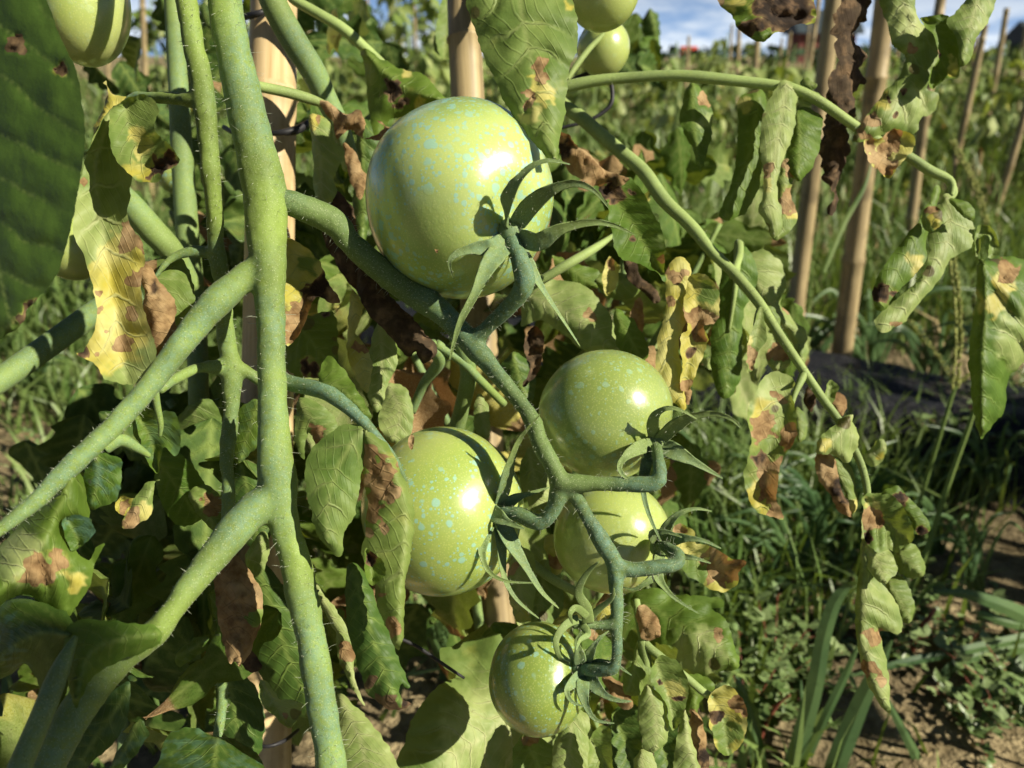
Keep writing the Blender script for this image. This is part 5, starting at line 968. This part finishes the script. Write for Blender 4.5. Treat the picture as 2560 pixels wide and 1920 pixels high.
# ------------------------------------------------------------ leaves further back on the same plants (one object each), many coloured dark for shade
PROTO = {}
for k in 'gGmpybk':
    PROTO.setdefault(k, [])
    for i in range(4):
        sd = 700 + len(PROTO[k]) * 13 + ord(k); r = random.Random(sd)
        v, f, a, b = leaf_grid(1.0, r.uniform(.17, .27), sd, r.uniform(-.3, 1.3), r.uniform(-.7, .7) * (1 if k not in 'bk' else 1.6), 22, 6, k, r.uniform(-.5, .5) * (1 if k not in 'bk' else 3), r.choice((0, 0, .25, .4)) if k in 'gmpy' else 0)
        PROTO[k].append(make_mesh('leaf', v, f, M['leaf'], True, {'ca': a, 'cb': b, 'vn': b.vn}))
fr = random.Random(77)
BACK = thing('tomato_plant', 'tangled leafy tomato plant in shade behind the fruit', 'tomato plant', Vector((-0.02, 0.48, 0)))
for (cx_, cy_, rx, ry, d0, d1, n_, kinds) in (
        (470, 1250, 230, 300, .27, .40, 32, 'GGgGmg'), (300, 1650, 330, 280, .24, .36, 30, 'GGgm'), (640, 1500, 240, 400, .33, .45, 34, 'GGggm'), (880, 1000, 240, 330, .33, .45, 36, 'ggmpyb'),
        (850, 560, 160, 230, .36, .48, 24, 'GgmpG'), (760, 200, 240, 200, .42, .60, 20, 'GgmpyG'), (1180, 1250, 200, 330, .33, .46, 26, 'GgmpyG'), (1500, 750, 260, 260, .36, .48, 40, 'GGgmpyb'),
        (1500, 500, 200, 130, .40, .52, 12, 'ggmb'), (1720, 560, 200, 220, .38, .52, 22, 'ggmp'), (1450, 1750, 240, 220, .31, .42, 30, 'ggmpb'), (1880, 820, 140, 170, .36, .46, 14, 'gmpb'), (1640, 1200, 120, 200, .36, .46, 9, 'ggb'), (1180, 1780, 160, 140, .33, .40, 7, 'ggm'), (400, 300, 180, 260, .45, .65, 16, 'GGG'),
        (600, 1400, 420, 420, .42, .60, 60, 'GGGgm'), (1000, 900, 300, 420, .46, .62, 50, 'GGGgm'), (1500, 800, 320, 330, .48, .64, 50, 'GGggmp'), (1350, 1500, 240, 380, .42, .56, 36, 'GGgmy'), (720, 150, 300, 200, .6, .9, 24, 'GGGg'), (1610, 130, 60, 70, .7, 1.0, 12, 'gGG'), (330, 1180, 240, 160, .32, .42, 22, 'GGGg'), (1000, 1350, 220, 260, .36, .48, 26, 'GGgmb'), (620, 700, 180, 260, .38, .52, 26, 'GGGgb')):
    for i in range(n_):
        while True:
            a, b = fr.uniform(-1, 1), fr.uniform(-1, 1)
            if a * a + b * b < 1: break
        d = fr.uniform(d0, d1); k = fr.choice(kinds); q = P(cx_ + a * rx, cy_ + b * ry, d)
        o = obj('leaf', fr.choice(PROTO[k])); s = fr.uniform(.034, .062)
        dr = Vector((fr.uniform(-.8, .8), fr.uniform(-.6, .6), fr.uniform(-1.4, .15))); nr = Vector((fr.uniform(-.8, 1.0), -1 + fr.uniform(-.5, .6), fr.uniform(-.2, 1.1)))
        o.parent = BACK; mw = Matrix.Translation(q - BACK.location) @ frame(dr, nr).to_4x4() @ Matrix.Scale(s, 4) @ Matrix.Translation((0, -0.4, 0)); o.matrix_basis = mw
for i, pts in enumerate(([(700, 1900, .38, 26), (640, 1500, .38, 24), (560, 1200, .37, 22), (420, 1000, .36, 18)], [(1250, 1950, .38, 26), (1190, 1500, .38, 26), (1150, 1150, .37, 24), (1040, 900, .36, 20), (900, 620, .38, 18)], [(1480, 1990, .38, 24), (1500, 1500, .40, 22), (1540, 1000, .41, 22), (1560, 640, .42, 20), (1500, 420, .44, 16)], [(1540, 1000, .41, 20), (1680, 780, .40, 16), (1800, 560, .40, 12)], [(300, 1950, .33, 26), (340, 1500, .33, 24), (420, 1200, .33, 20)])):
    stalk('stem', pts, 'stem2', BACK)

# ------------------------------------------------------------ tall grass at right, each clump with its blades
def ribbon(pts, parent, mat='blade', name='blade', keel=0.25):
    """grass blade: px path (x, y, depth, width px), two flat halves meeting in a keel"""
    s = spline(pts, n=7); V = []; Fc = []; n = len(s)
    C = [P(q[0], q[1], q[2]) for q in s]
    for i, q in enumerate(s):
        tg = (C[min(i + 1, n - 1)] - C[max(i - 1, 0)]).normalized(); sd = tg.cross(FWD).normalized(); nn = tg.cross(sd); h = q[3] / 2 * q[2] / F
        k = C[i] + nn * h * keel; V += [C[i] - sd * h, k, k, C[i] + sd * h]
    for i in range(n - 1):
        k = i * 4; Fc += [(k, k + 1, k + 5, k + 4), (k + 2, k + 3, k + 7, k + 6)]
    return mob(name, V, Fc, M[mat], parent)
def gd(x, y, z=0.0): return (G(x, y, z) - CAM).dot(FWD)
gc = thing('grass_clump', 'clump of tall broad grass blades in front of the bare soil, lower right', 'grass clump', G(2060, 1915))
D0 = gd(2040, 1920)
ribbon([(1960, 1990, D0, 50), (1992, 1880, D0 - .02, 50), (2035, 1722, D0 - .05, 46), (2057, 1600, D0 - .07, 40), (2085, 1510, D0 - .08, 36), (2118, 1466, D0 - .085, 22), (2145, 1456, D0 - .09, 4)], gc)
ribbon([(2066, 1990, D0, 58), (2095, 1900, D0 - .02, 58), (2124, 1825, D0 - .03, 54), (2155, 1750, D0 - .04, 48), (2190, 1680, D0 - .05, 40), (2230, 1600, D0 - .06, 6)], gc)
ribbon([(1990, 1960, D0, 26), (2018, 1894, D0, 26), (2066, 1786, D0 - .02, 24), (2118, 1677, D0 - .03, 20), (2150, 1600, D0 - .04, 4)], gc)
ribbon([(2315, 1990, D0, 26), (2295, 1905, D0, 26), (2265, 1842, D0 - .01, 22), (2225, 1765, D0 - .02, 14), (2200, 1700, D0 - .02, 3)], gc)
ribbon([(1912, 1990, D0, 44), (1896, 1900, D0 - .01, 42), (1876, 1800, D0 - .02, 34), (1850, 1716, D0 - .03, 18), (1838, 1690, D0 - .03, 3)], gc)
ribbon([(2010, 1990, D0, 30), (2012, 1880, D0, 26), (2005, 1780, D0 - .01, 16), (2003, 1700, D0 - .01, 3)], gc)
ribbon([(1930, 1990, D0, 16), (1900, 1900, D0, 14), (1860, 1800, D0, 8), (1850, 1760, D0, 3)], gc)
gc2 = thing('grass_clump', 'arching grass blades entering from the right edge', 'grass clump', G(2600, 1700))
D1 = gd(2560, 1650)
ribbon([(2640, 1600, D1, 46), (2560, 1540, D1 - .02, 42), (2480, 1505, D1 - .03, 32), (2400, 1482, D1 - .04, 22), (2330, 1482, D1 - .04, 4)], gc2)
ribbon([(2640, 1580, D1, 26), (2560, 1594, D1 - .02, 26), (2404, 1627, D1 - .03, 25), (2252, 1658, D1 - .04, 20), (2110, 1695, D1 - .04, 4)], gc2)
ribbon([(2640, 1620, D1, 40), (2540, 1618, D1 - .01, 38), (2448, 1636, D1 - .02, 34), (2380, 1668, D1 - .03, 30), (2350, 1722, D1 - .03, 24), (2362, 1785, D1 - .03, 4)], gc2)
ribbon([(2640, 1620, D1 - .03, 60), (2560, 1668, D1 - .03, 60), (2496, 1722, D1 - .04, 52), (2462, 1810, D1 - .04, 36), (2450, 1900, D1 - .04, 8)], gc2)
ribbon([(2640, 1560, D1, 30), (2540, 1560, D1 - .02, 28), (2460, 1536, D1 - .02, 16), (2440, 1530, D1 - .02, 3)], gc2)
ribbon([(2200, 1960, D1 - .02, 16), (2300, 1900, D1 - .02, 18), (2390, 1860, D1 - .02, 16), (2480, 1800, D1, 4)], gc2)
for gi, (tx, ty, n_, hpx, lab) in enumerate(((2070, 1400, 16, 260, 'bright green grass tuft behind the drooping stalk end'), (1900, 1380, 9, 150, 'sparse grass tuft below the half-dead leaflet'), (1760, 1250, 9, 190, 'dark grass tuft right of the medium tomato'), (1120, 1700, 15, 260, 'sunlit grass tuft between the hanging leaf and the smallest tomato'), (2340, 1380, 7, 170, 'thin grass tuft beside the mulch film'), (2150, 1330, 14, 230, 'green grass tuft in front of the mulch film below the thick stake'), (1990, 1480, 12, 260, 'arching grass tuft on the soil left of the long folded leaf'), (2480, 1250, 10, 200, 'grass tuft before the mulch film near the right edge'), (1880, 1560, 10, 200, 'short grass tuft right of the broad ribbed leaf'), (2440, 1480, 12, 220, 'grass tuft on the soil near the arching blades'), (2000, 960, 16, 230, 'dense grass tuft at the foot of the shaded stake'), (2180, 950, 16, 240, 'dense grass tuft at the foot of the thick stake'), (2330, 980, 14, 220, 'grass tuft behind the mulch film left of the seed spikes'), (2500, 1010, 14, 230, 'grass tuft behind the mulch film at the right edge'), (1820, 1000, 12, 200, 'grass tuft behind the half-dead leaflet'), (70, 1000, 10, 150, 'blurred grass tuft at left below the diagonal stem'), (170, 780, 9, 120, 'small grass tuft behind the big dark leaf'))):
    tt_ = thing('grass_clump', lab, 'grass clump', G(tx, ty)); d = gd(tx, ty); rr = random.Random(60 + gi)
    for i in range(n_):
        a = rr.uniform(-1, 1); h = hpx * rr.uniform(.5, 1.1); x0 = tx + rr.uniform(-24, 24)
        ribbon([(x0, ty + 6, d, rr.uniform(7, 14)), (x0 + a * h * .25, ty - h * .5, d - .03, rr.uniform(9, 17)), (x0 + a * h * .6, ty - h * .85, d - .05 + rr.uniform(-.02, .02), 10), (x0 + a * h * rr.uniform(.9, 1.3), ty - h * rr.uniform(.7, 1.0), d - .06, 2)], tt_)
# flowering grass stalks with seed spikes
sg = thing('seeding_grass', 'flowering grass stalks with bristly seed spikes before the mulch film', 'grass', G(2200, 1800))
ds = .62
def spike(pts, parent, wpx):
    s = spline(pts, n=16); V = []; Fc = []; r = random.Random(int(pts[0][0]))
    for q in s:
        for sd_ in (-1, 1):
            c = P(q[0] + sd_ * wpx * .28 + r.uniform(-2, 2), q[1] + r.uniform(-4, 4), q[2] + r.uniform(-.002, .002)); e = wpx * .34 * q[2] / F; dv = Vector((sd_ * .5 + r.uniform(-.3, .3), r.uniform(-.6, .6), 1)).normalized()
            tube_world([c - dv * e, c, c + dv * e * 1.3], [e * .25, e * .62, e * .1], 5, V=V, Fc=Fc)
    o = mob('seed_spike', V, Fc, M['seed'], parent); o['kind'] = 'stuff'; return o
ribbon([(2196, 1800, ds + .04, 15), (2231, 1591, ds + .02, 15), (2309, 1395, ds, 15), (2374, 1200, ds, 14), (2430, 1040, ds, 13), (2470, 900, ds, 8)], sg, 'lawn', 'stalk', .9)
ribbon([(2270, 1330, ds + .03, 11), (2303, 1240, ds + .02, 11), (2357, 1063, ds, 11), (2388, 965, ds, 10)], sg, 'lawn', 'stalk', .9)
spike([(2388, 967, ds), (2396, 850, ds), (2392, 740, ds), (2378, 640, ds)], sg, 20)
spike([(2384, 950, ds), (2330, 870, ds), (2272, 800, ds)], sg, 12)
spike([(2392, 960, ds), (2410, 945, ds), (2434, 930, ds)], sg, 10)
spike([(2465, 560, .8), (2440, 470, .8), (2410, 410, .8), (2380, 355, .8)], sg, 16)
ribbon([(2500, 720, .8, 8), (2480, 620, .8, 8), (2465, 560, .8, 7)], sg, 'lawn', 'stalk', .9)
ribbon([(2060, 680, .75, 9), (2110, 560, .75, 12), (2160, 470, .75, 9), (2180, 400, .75, 2)], sg, 'lawn')
rw = thing('red_weed', 'red-stemmed weed with a few leaves right of the long folded leaf', 'weed', G(2280, 1640))
dr_ = gd(2290, 1640)
for pts in ([(2278, 1640, dr_, 16), (2290, 1590, dr_ - .01, 14), (2310, 1560, dr_ - .02, 12), (2340, 1520, dr_ - .02, 8)], [(2310, 1565, dr_ - .02, 10), (2335, 1590, dr_ - .02, 8), (2345, 1600, dr_ - .02, 5)]): stalk('stem', pts, 'redstem', rw)
rw2 = thing('red_weed', 'single red weed stem on bare soil beside the tall blades', 'weed', G(1895, 1860)); dq = gd(1895, 1860)
stalk('stem', [(1895, 1860, dq, 12), (1915, 1810, dq - .005, 12), (1945, 1760, dq - .01, 10), (1975, 1738, dq - .015, 5)], 'redstem', rw2)

# ------------------------------------------------------------ unseen plants: row neighbours shade the soil, an added one the lower left
def shade_plant(label, targets, dist, foot, seed, size=.07):
    r = random.Random(seed); pl = thing('tomato_plant', label, 'tomato plant', foot)
    c = Vector((0, 0, 0)); pts = []
    for (x, y, d, n_, sp) in targets:
        for i in range(n_):
            tdist = dist * r.uniform(.9, 1.12)
            q = P(x, y, d) + SUN * tdist + RIGHT * r.uniform(-sp, sp) + UP * r.uniform(-sp, sp); pts.append(q)
            o = obj('leaf', r.choice(PROTO[r.choice('ggm')])); s = size * r.uniform(.8, 1.2); o.parent = pl
            nr = SUN + Vector((r.uniform(-.5, .5), r.uniform(-.5, .5), r.uniform(-.5, .5))); dr = Vector((r.uniform(-.8, .8), r.uniform(-.8, .8), -1))
            o.matrix_basis = Matrix.Translation(q - foot) @ frame(dr, nr).to_4x4() @ Matrix.Scale(s, 4) @ Matrix.Translation((0, -0.45, 0))
    c = sum(pts, Vector()) / len(pts); tp = c + Vector((0, 0, .05))
    V, Fc = tube_world([foot, foot.lerp(tp, .5) + Vector((.02, 0, 0)), tp], [.007, .006, .003], 8); mob('stem', V, Fc, M['stem2'], pl)
    V, Fc = [], []
    for q in pts: tube_world([c.lerp(tp, .5), c.lerp(q, .6) + Vector((0, 0, .02)), q], [.002, .0016, .001], 5, V=V, Fc=Fc)
    o = mob('leaf_stalks', V, Fc, M['stem2'], pl); o['kind'] = 'stuff'
    return pl
shade_plant('unseen tall plant added behind the camera to shade the lower left leaves', [(60, 1860, .186, 4, .010), (170, 1930, .188, 4, .012), (20, 1700, .186, 2, .008), (120, 1760, .186, 2, .008), (300, 1850, .2, 3, .012)], 1.15, Vector((.72, -.42, 0)), 5, .05)
for i, (x, y, s) in enumerate(((.85, .38, 1.2), (1.02, .42, 1.2), (1.2, .55, 1.2))):
    field_plant(Vector((x, y, 0)), (3, 1, 2)[i], i * 2.1, s, 'leafy tomato plant of the front row just outside the view, %s from the frame edge' % ORD[i], 'front row plants beside the camera')

# ------------------------------------------------------------ small dry flakes stuck on the fruit
for (x, y, d, w_, h_, lab) in ((990, 315, .2365, 6, 7, 'tiny brown flake near the top of the largest tomato'), (1043, 541, .2215, 4, 8, 'tiny brown flake low on the left of the largest tomato'), (1092, 622, .2235, 5, 9, 'small brown flake near the bottom of the largest tomato'), (1028, 1104, .2335, 8, 18, 'tan dry flake standing on the speckled tomato behind the leaf')):
    fl = leaf(None, [(x, y - h_), (x + w_, y - h_ * .4), (x + w_ * .6, y + h_), (x - w_ * .5, y + h_), (x - w_, y)], (d, d - .001), 'b', g=3.0, serr=1.0, name='dry_flake', puff=0, wave=.5); tag(fl, lab, 'debris')
stalk('leaf_stalk', [(1418, 200, .33, 12), (1440, 165, .332, 16), (1475, 120, .336, 15), (1520, 74, .34, 10)], 'stalk', plant2)

# stalks above the frame that carry the cut-off fruit and leaves
stalk('fruit_stalk', [(214, -132, .25, 16), (235, -180, .247, 17), (330, -215, .236, 20), (440, -190, .223, 26)], 'stem')
stalk('leaf_stalk', [(60, -112, .188, 14), (110, -200, .196, 18), (270, -270, .212, 22), (415, -240, .224, 26)], 'stem')
stalk('leaf_stalk', [(1298, -55, .236, 14), (1280, -150, .25, 18), (1200, -260, .30, 22), (1140, -330, .40, 24)], 'stalk')
stalk('fruit_stalk', [(1507, -124, .30, 14), (1480, -190, .31, 18), (1380, -230, .34, 20), (1180, -250, .40, 22)], 'stalk', plant2)
stalk('leaf_stalk', [(1330, 195, .33, 34), (1260, 120, .35, 34), (1190, 20, .395, 30), (1160, -60, .40, 26)], 'stalk', plant2)
